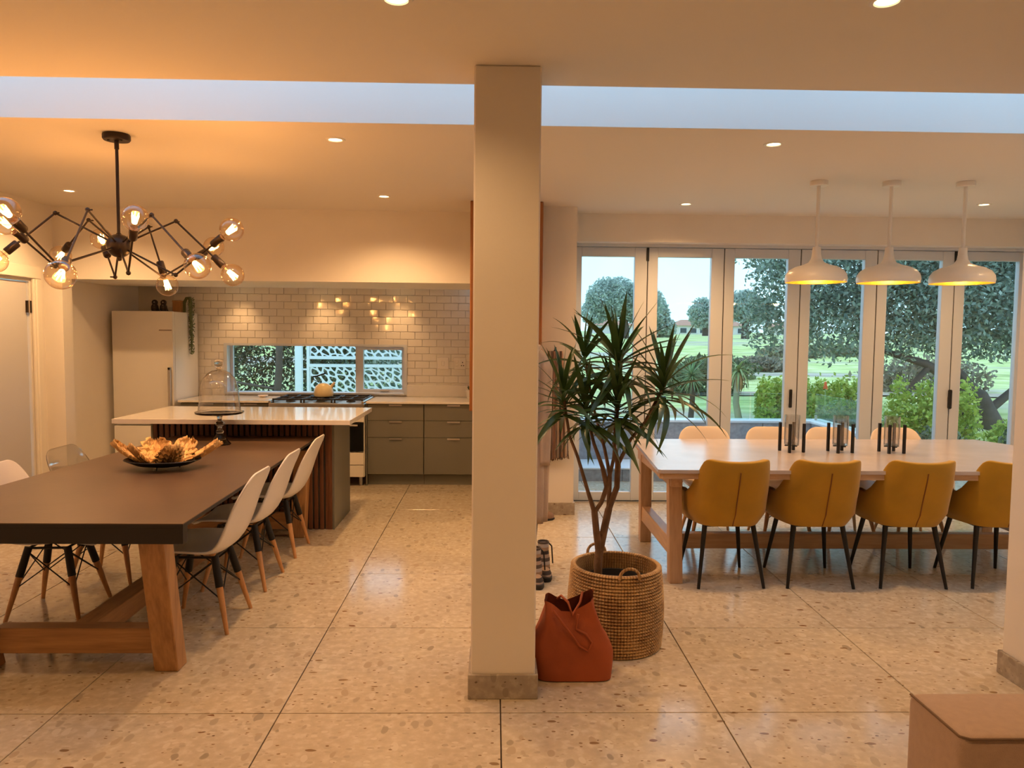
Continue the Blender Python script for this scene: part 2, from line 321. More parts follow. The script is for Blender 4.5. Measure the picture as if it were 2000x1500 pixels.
# ---------------------------------------------------------------- mesh helpers
class MB:
    def __init__(s): s.v = []; s.f = []
    def add(s, verts, faces):
        n = len(s.v); s.v += [tuple(p) for p in verts]; s.f += [tuple(i + n for i in f) for f in faces]; return s
    def box(s, c, d, rot=None, bev=0.0, seg=1):
        bm = bmesh.new(); bmesh.ops.create_cube(bm, size=1)
        for v in bm.verts: v.co = Vector((v.co.x * d[0], v.co.y * d[1], v.co.z * d[2]))
        if bev: bmesh.ops.bevel(bm, geom=list(bm.edges), offset=min(bev, min(d) * 0.45), segments=seg, affect='EDGES', profile=0.5)
        R = Euler(rot).to_matrix() if rot else Matrix.Identity(3)
        bm.verts.index_update()
        s.add([R @ v.co + Vector(c) for v in bm.verts], [[v.index for v in f.verts] for f in bm.faces]); bm.free(); return s
    def bb(s, x0, x1, y0, y1, z0, z1, bev=0.0, seg=1):
        return s.box(((x0 + x1) / 2, (y0 + y1) / 2, (z0 + z1) / 2), (abs(x1 - x0), abs(y1 - y0), abs(z1 - z0)), None, bev, seg)
    def path(s, pts, rad, n=10, cap=True):
        pts = [Vector(p) for p in pts]
        if not isinstance(rad, (list, tuple)): rad = [rad] * len(pts)
        base = len(s.v); ref = None
        for i, p in enumerate(pts):
            t = (pts[min(i + 1, len(pts) - 1)] - pts[max(i - 1, 0)]).normalized()
            if ref is None:
                ref = Vector((0, 0, 1)) if abs(t.z) < 0.9 else Vector((1, 0, 0))
            a = t.cross(ref).normalized(); b = a.cross(t).normalized(); ref = b
            for k in range(n):
                an = 2 * math.pi * k / n
                s.v.append(tuple(p + (a * math.cos(an) + b * math.sin(an)) * rad[i]))
        for i in range(len(pts) - 1):
            for k in range(n):
                q = base + i * n; k2 = (k + 1) % n
                s.f.append((q + k, q + k2, q + n + k2, q + n + k))
        if cap:
            s.f.append(tuple(base + k for k in range(n))[::-1])
            q = base + (len(pts) - 1) * n; s.f.append(tuple(q + k for k in range(n)))
        return s
    def lathe(s, prof, n=32, c=(0, 0, 0), sx=1, sy=1):
        base = len(s.v)
        for r, z in prof:
            for k in range(n):
                an = 2 * math.pi * k / n
                s.v.append((c[0] + r * sx * math.cos(an), c[1] + r * sy * math.sin(an), c[2] + z))
        for i in range(len(prof) - 1):
            for k in range(n):
                q = base + i * n; k2 = (k + 1) % n
                s.f.append((q + k, q + k2, q + n + k2, q + n + k))
        if prof[0][0] > 1e-4 and False: pass
        return s
    def cyl(s, c, r, z0, z1, n=24):
        base = len(s.v); s.lathe([(r, z0), (r, z1)], n, c)
        s.f.append(tuple(base + k for k in range(n))[::-1]); s.f.append(tuple(base + n + k for k in range(n))); return s
    def grid(s, P):       # P[i][j] points
        base = len(s.v); a, b = len(P), len(P[0])
        for row in P:
            for p in row: s.v.append(tuple(p))
        for i in range(a - 1):
            for j in range(b - 1):
                q = base + i * b + j; s.f.append((q, q + 1, q + b + 1, q + b))
        return s
    def prism(s, poly, z0, z1):
        n = len(poly); base = len(s.v)
        for z in (z0, z1):
            for x, y in poly: s.v.append((x, y, z))
        s.f.append(tuple(base + k for k in range(n))[::-1]); s.f.append(tuple(base + n + k for k in range(n)))
        for k in range(n):
            k2 = (k + 1) % n; s.f.append((base + k, base + k2, base + n + k2, base + n + k))
        return s
    def mesh(s, name, mat, smooth=None):
        me = bpy.data.meshes.new(name); me.from_pydata(s.v, [], s.f); me.update()
        if mat: me.materials.append(M(mat))
        if smooth is not None:
            me.polygons.foreach_set('use_smooth', [True] * len(me.polygons)); me.set_sharp_from_angle(angle=math.radians(smooth))
        return me
    def build(s, name, mat, parent=None, smooth=None, loc=None, rot=None, label=None):
        me = s.mesh(name, mat, smooth)
        return link(name, me, parent, loc, rot, label)

def link(name, data, parent=None, loc=None, rot=None, label=None):
    o = bpy.data.objects.new(name, data); COL.objects.link(o)
    if parent: o.parent = parent
    if loc: o.location = loc
    if rot: o.rotation_euler = rot
    if label: o['label'] = label
    return o
def thing(name, label, cat, loc=(0, 0, 0), rz=0.0, group=None):
    o = bpy.data.objects.new(name, None); COL.objects.link(o); o.location = loc; o.rotation_euler = (0, 0, rz)
    o.empty_display_size = 0.05
    return tag(o, label, cat, group)
def tag(o, label, cat, group=None):
    o['label'] = label; o['category'] = cat
    if group: o['group'] = group
    return o
def struct(o, label=None, cat=None):
    o['kind'] = 'structure'
    if label: o['label'] = label
    if cat: o['category'] = cat
    return o
def sroot(name, loc=(0, 0, 0), label=None):
    o = bpy.data.objects.new(name, None); COL.objects.link(o); o.location = loc; return struct(o, label)
def copytree(o, parent=None):
    c = o.copy(); COL.objects.link(c)
    if parent: c.parent = parent
    for ch in list(o.children): copytree(ch, c)
    return c
def solid(o, t, off=0.0, sub=0):
    if sub:
        m = o.modifiers.new('sub', 'SUBSURF'); m.levels = sub; m.render_levels = sub
    m = o.modifiers.new('solid', 'SOLIDIFY'); m.thickness = t; m.offset = off
    return o
def sstep(a, b, x):
    t = min(1, max(0, (x - a) / (b - a))); return t * t * (3 - 2 * t)
def lamp(name, kind, loc, energy, col, parent=None, size=0.03, ang=100, blend=0.7):
    l = bpy.data.lights.new(name, kind); l.energy = energy; l.color = col; l.shadow_soft_size = size
    if kind == 'SPOT': l.spot_size = math.radians(ang); l.spot_blend = blend
    o = bpy.data.objects.new(name, l); COL.objects.link(o); o.location = loc
    if parent: o.parent = parent
    return o

# ================================================================ STRUCTURE
ZC = 2.638
S = 0.9
# floor with separate terrazzo tiles
fl = struct(MB().bb(-4.1, 5.1, -4.6, 5.45, -0.10, -0.012).build('floor', 'joint'), 'polished beige terrazzo tiled floor', None)
g = 0.0025
tile_me = MB().box((0, 0, -0.006), (S - 2 * g, S - 2 * g, 0.012), None, 0.0012).mesh('tile', 'terrazzo')
for i in range(-5, 6):
    for j in range(-5, 6):
        link('tile', tile_me, fl, ((i + 0.5) * S, (j + 0.5) * S, 0))
# ceilings
struct(MB().bb(-4.1, 5.1, -4.6, 0.36, ZC, ZC + 0.25).build('ceiling', 'ceiling_paint'), 'front plaster ceiling before the skylight')
struct(MB().bb(-4.1, 5.1, 1.01, 3.77, ZC, ZC + 0.25).build('ceiling_rear', 'ceiling_paint'), 'rear plaster ceiling beyond the skylight slot')
sk = sroot('window_1', (0, 0, 0), 'long skylight slot in the ceiling')
MB().bb(-4.1, 5.1, 1.01, 1.06, ZC + 0.25, 3.1).build('shaft_wall', 'skylight_paint', sk)
MB().bb(-4.1, 5.1, 1.0, 1.0099, ZC + 0.0005, 3.1).build('shaft_wall', 'skylight_paint', sk)
MB().bb(-4.1, 5.1, 0.361, 0.37, ZC + 0.0005, 3.1).build('shaft_wall', 'skylight_paint', sk)
MB().bb(-4.1, -4.05, 0.37, 1.0, ZC, 3.1).build('shaft_end', 'skylight_paint', sk)
MB().bb(5.05, 5.1, 0.37, 1.0, ZC, 3.1).build('shaft_end', 'skylight_paint', sk)
MB().bb(-4.1, 5.1, 0.37, 1.0, 3.10, 3.108).build('pane', 'pane_glass', sk)
for k in range(6):
    x = -4.0 + k * 1.8
    MB().bb(x - 0.02, x + 0.02, 0.37, 1.0, 3.09, 3.13).build('glazing_bar', 'door_frame_white', sk)
# walls
struct(MB().bb(-4.1, -3.93, -4.6, 2.50, 0, ZC).bb(-4.1, -3.93, 2.5, 3.423, 1.972, ZC).bb(-4.1, -3.93, 3.423, 3.77, 0, ZC).build('wall_left', 'paint'))
struct(MB().bb(-4.1, 5.1, -4.75, -4.6, 0, ZC).build('wall_behind', 'paint'))
struct(MB().bb(2.335, 2.5, -4.6, 0.36, 0, ZC).build('wall_right_near', 'paint'))
struct(MB().bb(4.9, 5.1, 0.3, 4.0, 0, ZC).build('wall_right', 'paint'))
struct(MB().bb(2.5, 5.1, 0.2, 0.36, 0, ZC).build('wall_right_return', 'paint'))
# kitchen niche
struct(MB().bb(-4.1, -3.77, 3.62, 3.77, 0, 2.008).bb(-4.1, -3.90, 3.77, 5.45, 0, 2.3).build('wall_niche', 'paint'))
struct(MB().bb(-4.1, -0.14, 3.77, 3.90, 2.008, ZC).bb(-3.9, -0.14, 3.90, 4.72, 2.008, 2.2).build('trim_1', 'paint'), 'plaster downstand beam over the kitchen')
struct(MB().bb(-3.9, -0.14, 4.72, 5.30, 2.13, 2.2).build('ceiling_kitchen', 'ceiling_paint'))
WX0, WX1, WZ0, WZ1 = -2.975, -1.008, 0.895, 1.424
wk = struct(MB().bb(-3.9, WX0, 5.29, 5.5, 0, 2.2).bb(WX1, 0.0, 5.29, 5.5, 0, 2.2).bb(WX0, WX1, 5.29, 5.5, 0, WZ0).bb(WX0, WX1, 5.29, 5.5, WZ1, 2.2).build('wall_kitchen', 'grout'), 'white glossy metro tiled kitchen wall')
tw, th = 0.158, 0.0795
sub_me = MB().box((0, 0, 0), (tw - 0.004, 0.010, th - 0.004), None, 0.002).mesh('tile', 'subway_glaze')
cut_cache = {}
for r in range(16):
    z = 0.86 + (r + 0.5) * th
    for c in range(-1, 21):
        x = -3.36 + (c + (0.5 if r % 2 else 0)) * tw
        x0, x1 = x - tw / 2, x + tw / 2
        if z + th / 2 > 2.135 or x1 > -0.12: continue
        if z + th / 2 > WZ0 + 0.01 and z - th / 2 < WZ1 - 0.01:
            if x0 > WX0 - 0.02 and x1 < WX1 + 0.02: continue
            if x1 > WX0 and x0 < WX0: x1 = WX0
            if x0 < WX1 and x1 > WX1: x0 = WX1
            if x1 - x0 < 0.02: continue
        w = round(x1 - x0, 3)
        if abs(w - tw) < 0.002: me = sub_me
        else:
            if w not in cut_cache: cut_cache[w] = MB().box((0, 0, 0), (w - 0.004, 0.010, th - 0.004), None, 0.002).mesh('tile', 'subway_glaze')
            me = cut_cache[w]
        link('tile', me, wk, ((x0 + x1) / 2, 5.286, z), (random.gauss(0, 0.006), 0, random.gauss(0, 0.006)))
# kitchen window
kw = sroot('window_2', (0, 0, 0), 'low wide kitchen window behind the cooker')
MB().bb(WX0 - 0.012, WX0 + 0.022, 5.27, 5.46, WZ0 - 0.01, WZ1 + 0.012).build('jamb', 'door_frame_white', kw)
MB().bb(WX1 - 0.022, WX1 + 0.012, 5.27, 5.46, WZ0 - 0.01, WZ1 + 0.012).build('jamb', 'door_frame_white', kw)
MB().bb(WX0 + 0.022, WX1 - 0.022, 5.27, 5.46, WZ1 - 0.012, WZ1 + 0.012).build('head', 'door_frame_white', kw)
MB().bb(WX0 + 0.022, WX1 - 0.022, 5.25, 5.46, WZ0 - 0.01, WZ0 + 0.008).build('window_sill', 'door_frame_white', kw)
MB().bb(-1.573, -1.489, 5.36, 5.43, WZ0 + 0.008, WZ1 - 0.012).build('mullion', 'door_frame_white', kw)
MB().bb(WX0 + 0.022, WX0 + 0.05, 5.38, 5.42, WZ0 + 0.008, WZ1 - 0.012).build('sash_stile', 'door_frame_white', kw)
for z0, z1 in ((WZ0 + 0.008, WZ0 + 0.045), (WZ1 - 0.05, WZ1 - 0.012)):
    MB().bb(-1.489, WX1 - 0.022, 5.36, 5.42, z0, z1).build('sash_rail', 'door_frame_white', kw)
MB().bb(WX1 - 0.055, WX1 - 0.022, 5.36, 5.42, WZ0 + 0.045, WZ1 - 0.05).build('sash_stile', 'door_frame_white', kw)
MB().bb(WX0 + 0.05, -1.573, 5.398, 5.402, WZ0 + 0.008, WZ1 - 0.012).build('pane', 'pane_glass', kw)
MB().bb(-1.489, WX1 - 0.055, 5.388, 5.392, WZ0 + 0.045, WZ1 - 0.05).build('pane', 'pane_glass', kw)
MB().box((-1.25, 5.35, WZ0 + 0.03), (0.10, 0.02, 0.012), None, 0.003).build('window_latch', 'steel', kw)
# dividing mass between kitchen and dining, lintel over the doors
struct(MB().bb(-0.14, 0.655, 3.435, 5.5, 0, 2.008).bb(-0.14, 0.655, 3.435, 4.05, 2.008, ZC).build('wall_divider', 'paint'))
struct(MB().bb(0.655, 4.9, 3.77, 4.05, 2.392, ZC).build('trim_2', 'paint'), 'plaster lintel above the folding doors')
# column
struct(MB().bb(-0.127, 0.147, 0.126, 0.40, 0.0, ZC, 0.006).build('wall_column', 'paint'), 'square white column in the middle of the room')
def skirt(name, *bs):
    r = sroot(name)
    for b in bs: MB().bb(*b, 0.0, 0.107, 0.002).build('skirting_board', 'terrazzo_skirting', r)
skirt('baseboard_column', (-0.139, 0.159, 0.113, 0.126), (-0.139, -0.127, 0.126, 0.412), (0.147, 0.159, 0.126, 0.412), (-0.127, 0.147, 0.40, 0.412))
skirt('baseboard_right', (2.318, 2.335, -4.6, 0.373), (2.335, 4.9, 0.36, 0.373), (4.885, 4.9, 0.373, 3.77))
skirt('baseboard_divider', (-0.14, 0.667, 3.42, 3.435), (0.655, 0.668, 3.435, 3.9))
skirt('baseboard_left', (-3.93, -3.915, -4.6, 2.36), (-3.93, -3.917, 3.555, 3.62))
# left doorway
d7 = sroot('door_7', (0, 0, 0), 'white hinged door in the left wall')
MB().bb(-3.985, -3.945, 2.515, 3.405, 0.01, 1.955, 0.003).build('door_leaf', 'door_paint', d7)
MB().bb(-4.03, -3.93, 3.418, 3.455, 0, 1.972).build('jamb', 'trim_paint', d7)
MB().bb(-4.03, -3.93, 2.475, 2.508, 0, 1.972).build('jamb', 'trim_paint', d7)
MB().bb(-4.03, -3.93, 2.475, 3.455, 1.962, 1.995).build('head', 'trim_paint', d7)
for y0, y1 in ((3.44, 3.555), (2.36, 2.475)):
    MB().bb(-3.93, -3.905, y0, y1, 0, 1.9845, 0.006).bb(-3.93, -3.892, y0 + 0.02, y0 + 0.06, 0, 1.984, 0.006).build('architrave', 'trim_paint', d7)
MB().bb(-3.93, -3.905, 2.36, 3.555, 1.985, 2.09, 0.006).build('architrave', 'trim_paint', d7)
for z in (1.75, 0.25):
    h = MB().bb(-3.944, -3.930, 3.385, 3.41, z - 0.05, z + 0.05).bb(-3.936, -3.926, 3.418, 3.445, z - 0.05, z + 0.05).build('hinge', 'bronze_black', d7)
    MB().cyl((-3.932, 3.413, z), 0.007, -0.055, 0.055, 10).build('hinge_pin', 'steel', h)
# wooden clad box on the divider
wp = thing('wooden_wall_cabinet', 'tall reddish wooden cabinet fixed to the wall end behind the white column', 'cabinet', (0.055, 3.30, 0.92))
MB().bb(-0.297, 0.297, -0.10, 0.134, 0, 1.716, 0.004).build('cabinet_body', 'cedar_panel', wp)
for k in range(2):
    d = MB().bb(-0.29 + 0.292 * k, -0.002 + 0.292 * k, -0.118, -0.1, 0.006, 1.71, 0.003).build('cabinet_door', 'cedar_panel', wp)
    MB().box((-0.03 + 0.06 * k, -0.125, 0.4), (0.012, 0.014, 0.16), None, 0.003).build('handle', 'black_metal', d)

# ================================================================ FOLDING DOORS
DX = [0.655, 1.363, 2.073, 2.785, 3.501, 4.23, 4.88]
dh = sroot('trim_3', (0, 0, 0), 'white head track over the folding doors')
MB().bb(0.655, 4.9, 3.90, 4.05, 2.367, 2.392).build('head_track', 'door_frame_white', dh)
MB().bb(0.655, 4.9, 3.90, 4.05, -0.01, 0.012).build('threshold', 'chrome', dh)
for k in range(6):
    x0, x1 = DX[k] + 0.004, DX[k + 1] - 0.004
    lbl = ['folding glass door beside the wall stub, far left of the row', 'second folding glass door from the wall stub, behind the potted plant',
           'third folding glass door from the wall stub, with a small handle', 'fourth folding glass door from the wall stub, behind the first pendant',
           'fifth folding glass door from the wall stub, behind the middle pendant', 'sixth folding glass door at the far right of the row'][k]
    dr = sroot('door_%d' % (k + 1), (0, 0, 0), lbl)
    st = 0.114
    xs = x0 + (0.098 if k == 0 else 0.093)
    MB().bb(x0, xs, 3.94, 4.00, 0.014, 2.364, 0.003).build('stile', 'door_frame_white', dr)
    xe = x1 - st if k < 5 else x1 - 0.04
    MB().bb(xe, x1, 3.94, 4.00, 0.014, 2.364, 0.003).build('stile', 'door_frame_white', dr)
    MB().bb(xs, xe, 3.942, 3.998, 2.279, 2.364, 0.003).build('rail', 'door_frame_white', dr)
    MB().bb(xs, xe, 3.942, 3.998, 0.014, 0.095, 0.003).build('rail', 'door_frame_white', dr)
    MB().bb(xs - 0.004, xe + 0.004, 3.967, 3.973, 0.09, 2.284).build('pane', 'pane_glass', dr)
    if k: MB().bb(x0 - 0.0075, x0 - 0.0005, 3.945, 3.995, 0.014, 2.364).build('gasket', 'rubber', dr)
    if k in (1, 5):
        MB().bb(x0 - 0.016, x0 + 0.006, 3.925, 3.942, 2.24, 2.362, 0.003).build('hinge', 'black_metal', dr)
    if k == 2:
        MB().bb(xe + 0.045, xe + 0.07, 3.92, 3.942, 0.90, 1.07, 0.005).build('handle', 'black_metal', dr)
    if k == 5:
        MB().bb(x0 - 0.022, x0 + 0.006, 3.905, 3.942, 0.90, 1.08, 0.008).build('handle', 'black_metal', dr)

# ================================================================ LAMPS
def downlight(x, y, label, z=ZC, w=DOWN_W, ang=146, group='ceiling downlights'):
    t = thing('downlight', label, 'downlight', (x, y, z), 0, group)
    MB().lathe([(0.036, -0.001), (0.040, -0.006), (0.052, -0.005), (0.056, -0.0005)], 24).build('trim_ring', 'white_lacquer', t, 40)
    b = MB().lathe([(0.0, -0.0012), (0.037, -0.0012)], 24)
    b.build('lens', 'lamp_lens', t)
    lamp('lamp', 'SPOT', (0, 0, -0.012), w * (0.46 if y < 0 else (1.55 if 2.5 < y < 4 and x < 2 else 1.0)), DOWN_C, t, 0.035, ang, 0.85)
downlight(1.223, -0.515, 'round downlight cut off by the top edge, right of the column')
downlight(-0.365, -0.46, 'round downlight just showing at the top edge, left of the column')
downlight(-0.941, 1.335, 'round downlight just behind the skylight on the kitchen side of the column')
downlight(1.527, 1.288, 'round downlight just behind the skylight on the garden side of the column')
downlight(-0.921, 3.059, 'round downlight near the kitchen beam, nearest the column')
downlight(-3.348, 3.004, 'round downlight above the left doorway, beside the chandelier rod')
downlight(1.523, 3.218, 'round downlight above the second folding glass door')
downlight(3.897, 3.058, 'round downlight right of the three pendants')
for x, y, w_ in ((-2.6, -2.2, 'far left of the camera'), (-0.4, -2.2, 'straight above the camera'), (1.3, -2.2, 'above the sofa'), (-2.6, -0.45, 'out of frame above the near end of the dark table')):
    downlight(x, y, 'round front room downlight ' + w_)
downlight(3.9, 1.3, 'round downlight behind the right wall corner')
for x, nm in ((-2.78, 'over the kitchen window left end'), (-1.89, 'over the cooker'), (-1.07, 'over the kitchen window right end')):
    downlight(x, 5.08, 'small downlight washing the metro tiles ' + nm, 2.13, 20.0, 84, 'kitchen downlights')

# chandelier
HUB = Vector((-2.14, 1.30, 2.026))
ch = thing('chandelier', 'black spider chandelier with jointed arms and round glowing filament bulbs', 'chandelier', HUB)
MB().lathe([(0, 0.612), (0.068, 0.612), (0.072, 0.606), (0.072, 0.585), (0.066, 0.577), (0.0, 0.577)], 28).build('ceiling_canopy', 'bronze_black', ch, 40)
for sx in (-1, 1): MB().lathe([(0, -0.006), (0.006, -0.005), (0.007, 0.0)], 10, (sx * 0.035, -0.02, 0.577)).build('canopy_screw', 'black_metal', ch, 40)
MB().path([(0, 0, 0.58), (0, 0, 0.04)], 0.0085, 12).path([(0, 0, 0.58), (0, 0, 0.53)], 0.012, 12).build('rod', 'bronze_black', ch, 50)
MB().lathe([(0.0, -0.085), (0.012, -0.08), (0.014, -0.062)] + [(0.066 * math.cos(a), 0.066 * math.sin(a)) for a in [math.radians(q) for q in range(-78, 79, 12)]] + [(0.012, 0.07), (0.0, 0.075)], 28).build('hub', 'bronze_black', ch, 60)
ARMS = [((-1.924, 0.95, 1.849), (-1.757, 0.68, 2.091)), ((-2.07, 0.85, 2.151), (-1.873, 0.25, 1.783)), ((-1.788, 1.2, 1.86), (-1.437, 1.08, 2.095)),
        ((-1.822, 1.0, 2.153), (-1.465, 0.68, 1.864)), ((-1.801, 1.25, 2.159), (-1.5, 1.27, 1.866)), ((-2.065, 1.5, 2.16), (-1.962, 1.5, 1.819)),
        ((-2.01, 1.55, 1.874), (-1.816, 1.85, 2.089)), ((-2.24, 1.45, 1.863), (-2.39, 1.6, 2.101)), ((-2.224, 0.85, 1.878), (-2.221, 0.45, 2.078)),
        ((-2.438, 1.2, 1.9), (-2.514, 0.9, 2.092)), ((-2.458, 1.25, 2.195), (-2.697, 1.1, 1.915)), ((-2.41, 1.5, 2.195), (-2.72, 1.75, 2.01))]
def align(v):
    return Vector((0, 0, 1)).rotation_difference(Vector(v).normalized()).to_matrix().to_4x4()
sock_me = MB().lathe([(0, -0.01), (0.018, -0.01), (0.0215, -0.004), (0.0215, 0.062), (0.019, 0.066), (0, 0.066)], 20).mesh('socket', 'bronze_black', 40)
bulb_prof = [(0.016, 0.0), (0.017, 0.014)]
for q in range(-66, 91, 12):
    a = math.radians(min(q, 90)); bulb_prof.append((max(0.0005, 0.0625 * math.cos(a)), 0.072 + 0.0625 * math.sin(a)))
bulb_me = MB().lathe(bulb_prof, 28).mesh('bulb', 'bulb_glass', 60)
fil = MB()
for k in range(6):
    a0, a1 = 2 * math.pi * k / 6, 2 * math.pi * (k + 0.5) / 6
    fil.path([(0.010 * math.cos(a0), 0.010 * math.sin(a0), 0.04), (0.017 * math.cos(a0), 0.017 * math.sin(a0), 0.096)], 0.0022, 6)
    fil.path([(0.017 * math.cos(a0), 0.017 * math.sin(a0), 0.096), (0.010 * math.cos(a1), 0.010 * math.sin(a1), 0.04)], 0.0022, 6)
fil_me = fil.mesh('filament', 'filament')
stem_me = MB().path([(0, 0, 0), (0, 0, 0.05)], 0.004, 8).mesh('filament_stem', 'bulb_glass')
knob_me = MB().lathe([(0, -0.013), (0.009, -0.009), (0.013, 0), (0.009, 0.009), (0, 0.013)], 14).path([(0, 0, 0), (0.026, 0, 0)], 0.004, 8).mesh('elbow_joint', 'bronze_black', 50)
for e, b in ARMS:
    e = Vector(e) - HUB; b = Vector(b) - HUB
    d = (b - e).normalized(); sk0 = b - d * (0.072 + 0.066)
    arm = MB().path([e.normalized() * 0.055, e], 0.0055, 8).path([e, sk0], 0.0055, 8).build('arm', 'bronze_black', ch, 60)
    j = link('elbow_joint', knob_me, arm, e, (0, 0, random.uniform(0, 6.28)))
    s_ = link('socket', sock_me, arm); s_.matrix_local = Matrix.Translation(sk0) @ align(d)
    bl = link('bulb', bulb_me, ch); bl.matrix_local = Matrix.Translation(sk0 + d * 0.064) @ align(d)
    link('filament', fil_me, bl); link('filament_stem', stem_me, bl)
    lamp('bulb_light', 'POINT', b, BULB_W, BULB_C, ch, 0.018)

# pendants
for (px, py), lb in zip(((2.212, 2.27), (2.715, 2.25), (3.225, 2.23)), ('white dome pendant lamp nearest the column, first of three', 'white dome pendant lamp in the middle of the three', 'white dome pendant lamp nearest the right wall, last of three')):
    t = thing('pendant_lamp', lb, 'pendant lamp', (px, py, ZC), 0, 'white pendants over the long table')
    MB().lathe([(0, 0), (0.058, 0), (0.060, -0.004), (0.060, -0.030), (0.056, -0.034), (0, -0.034)], 28).build('ceiling_canopy', 'white_lacquer', t, 40)
    MB().path([(0, 0, -0.03), (0, 0, -0.47)], 0.0125, 14).build('rod', 'white_lacquer', t, 60)
    out = [(0.024, -0.452), (0.027, -0.458), (0.030, -0.50), (0.036, -0.535), (0.052, -0.560), (0.090, -0.578), (0.140, -0.592), (0.180, -0.615), (0.201, -0.645), (0.207, -0.675), (0.203, -0.700)]
    MB().lathe(out, 48).build('shade', 'white_lacquer', t, 60)
    inn = [(0.203, -0.700), (0.198, -0.697), (0.200, -0.675), (0.194, -0.648), (0.174, -0.620), (0.135, -0.600), (0.085, -0.585), (0.045, -0.570), (0.0, -0.565)]
    MB().lathe(inn, 48).build('shade_lining', 'gold_inner', t, 60, label='golden lining inside the shade')
    MB().lathe([(0.0, -0.675), (0.020, -0.668), (0.030, -0.648), (0.026, -0.622), (0.014, -0.60), (0.013, -0.57)], 20).build('bulb', 'pendant_bulb', t, 60)
    lamp('pendant_light', 'POINT', (0, 0, -0.690), 4.0, (1.0, 0.55, 0.16), t, 0.03)

# ================================================================ KITCHEN
isl = thing('kitchen_island', 'slatted wood kitchen island base with grey green end panel', 'kitchen island', (-2.0, 3.2, 0))
MB().bb(-0.700, 0.690, -0.270, 0.34, 0.0, 0.858).build('cabinet_body', 'cabinet_dark', isl)
MB().bb(0.690, 0.708, -0.290, 0.345, 0.0, 0.858, 0.002).build('end_panel', 'cabinet_green', isl, label='grey green end panel')
MB().bb(-0.718, -0.700, -0.290, 0.345, 0.0, 0.858, 0.002).build('end_panel', 'cabinet_green', isl)
slat_me = MB().box((0, 0, 0.429), (0.030, 0.022, 0.858), None, 0.003).mesh('slat', 'slat_wood')
x = -0.683; n = 0
while x < 0.66: link('slat', slat_me, isl, (x, -0.281, 0)); x += 0.0445
MB().bb(0.655, 0.690, -0.292, -0.27, 0.0, 0.858, 0.002).build('slat', 'slat_wood', isl)
it = tag(MB().bb(-0.885, 0.885, -0.51, 0.50, -0.0165, 0.0195, 0.002).build('island_worktop', 'quartz', None, None, (-2.003, 3.158, 0.8795)), 'glossy white stone worktop on the slatted island', 'worktop')
# worktops by the wall
tag(MB().bb(-3.22, -2.312, 4.62, 5.279, 0.845, 0.866, 0.002).build('worktop', 'quartz'), 'white worktop between the fridge and the cooker', 'worktop')
tag(MB().bb(-1.335, -0.145, 4.62, 5.279, 0.845, 0.866, 0.002).build('worktop', 'quartz'), 'white worktop over the grey green drawers right of the cooker', 'worktop')
tag(MB().bb(-0.995, -0.145, 5.262, 5.28, 0.867, 0.994, 0.002).build('splashback', 'quartz'), 'low white stone upstand behind the right worktop', 'upstand')
def drawer_unit(x0, x1, label):
    xc = (x0 + x1) / 2; w = (x1 - x0) / 2
    t = thing('drawer_unit', label, 'cabinet', (xc, 4.66, 0), 0, 'grey green kitchen drawers')
    MB().bb(-w + 0.001, w - 0.001, 0.02, 0.6, 0.115, 0.843).build('carcass', 'cabinet_dark', t)
    MB().bb(-w + 0.001, w - 0.001, 0.058, 0.075, 0.0, 0.114).build('plinth', 'cabinet_green', t)
    for z0, z1 in ((0.672, 0.838), (0.498, 0.668), (0.118, 0.494)):
        d = MB().bb(-w + 0.0025, w - 0.0025, 0.0, 0.02, z0, z1, 0.0015).build('drawer_front', 'cabinet_green', t)
        MB().bb(-0.065, 0.065, -0.014, 0.002, z1 - 0.010, z1 - 0.002, 0.001).bb(-0.065, 0.065, -0.014, -0.011, z1 - 0.018, z1 - 0.009).build('handle', 'steel', d)
    return t
drawer_unit(-1.328, -0.755, 'grey green three drawer unit beside the cooker')
drawer_unit(-0.752, -0.148, 'grey green three drawer unit nearest the column')
tag(MB().bb(-1.342, -1.330, 4.655, 5.26, 0.0, 0.843, 0.001).build('side_panel', 'cabinet_green'), 'thin grey panel between the cooker and the drawers', 'panel')
t = thing('base_cabinet', 'grey green base cabinet between the fridge and the cooker', 'cabinet', (-2.77, 4.66, 0))
MB().bb(-0.44, 0.44, 0.02, 0.6, 0.1, 0.843).build('carcass', 'cabinet_dark', t)
MB().bb(-0.44, 0.44, 0.06, 0.075, 0, 0.1).build('plinth', 'cabinet_green', t)
for k in range(2):
    d = MB().bb(-0.44 + 0.44 * k + 0.002, 0.44 * k - 0.002, 0, 0.02, 0.105, 0.835, 0.0015).build('cabinet_door', 'cabinet_green', t)
    MB().bb(-0.24 + 0.44 * k, -0.11 + 0.44 * k, -0.014, 0.002, 0.824, 0.833).build('handle', 'steel', d)
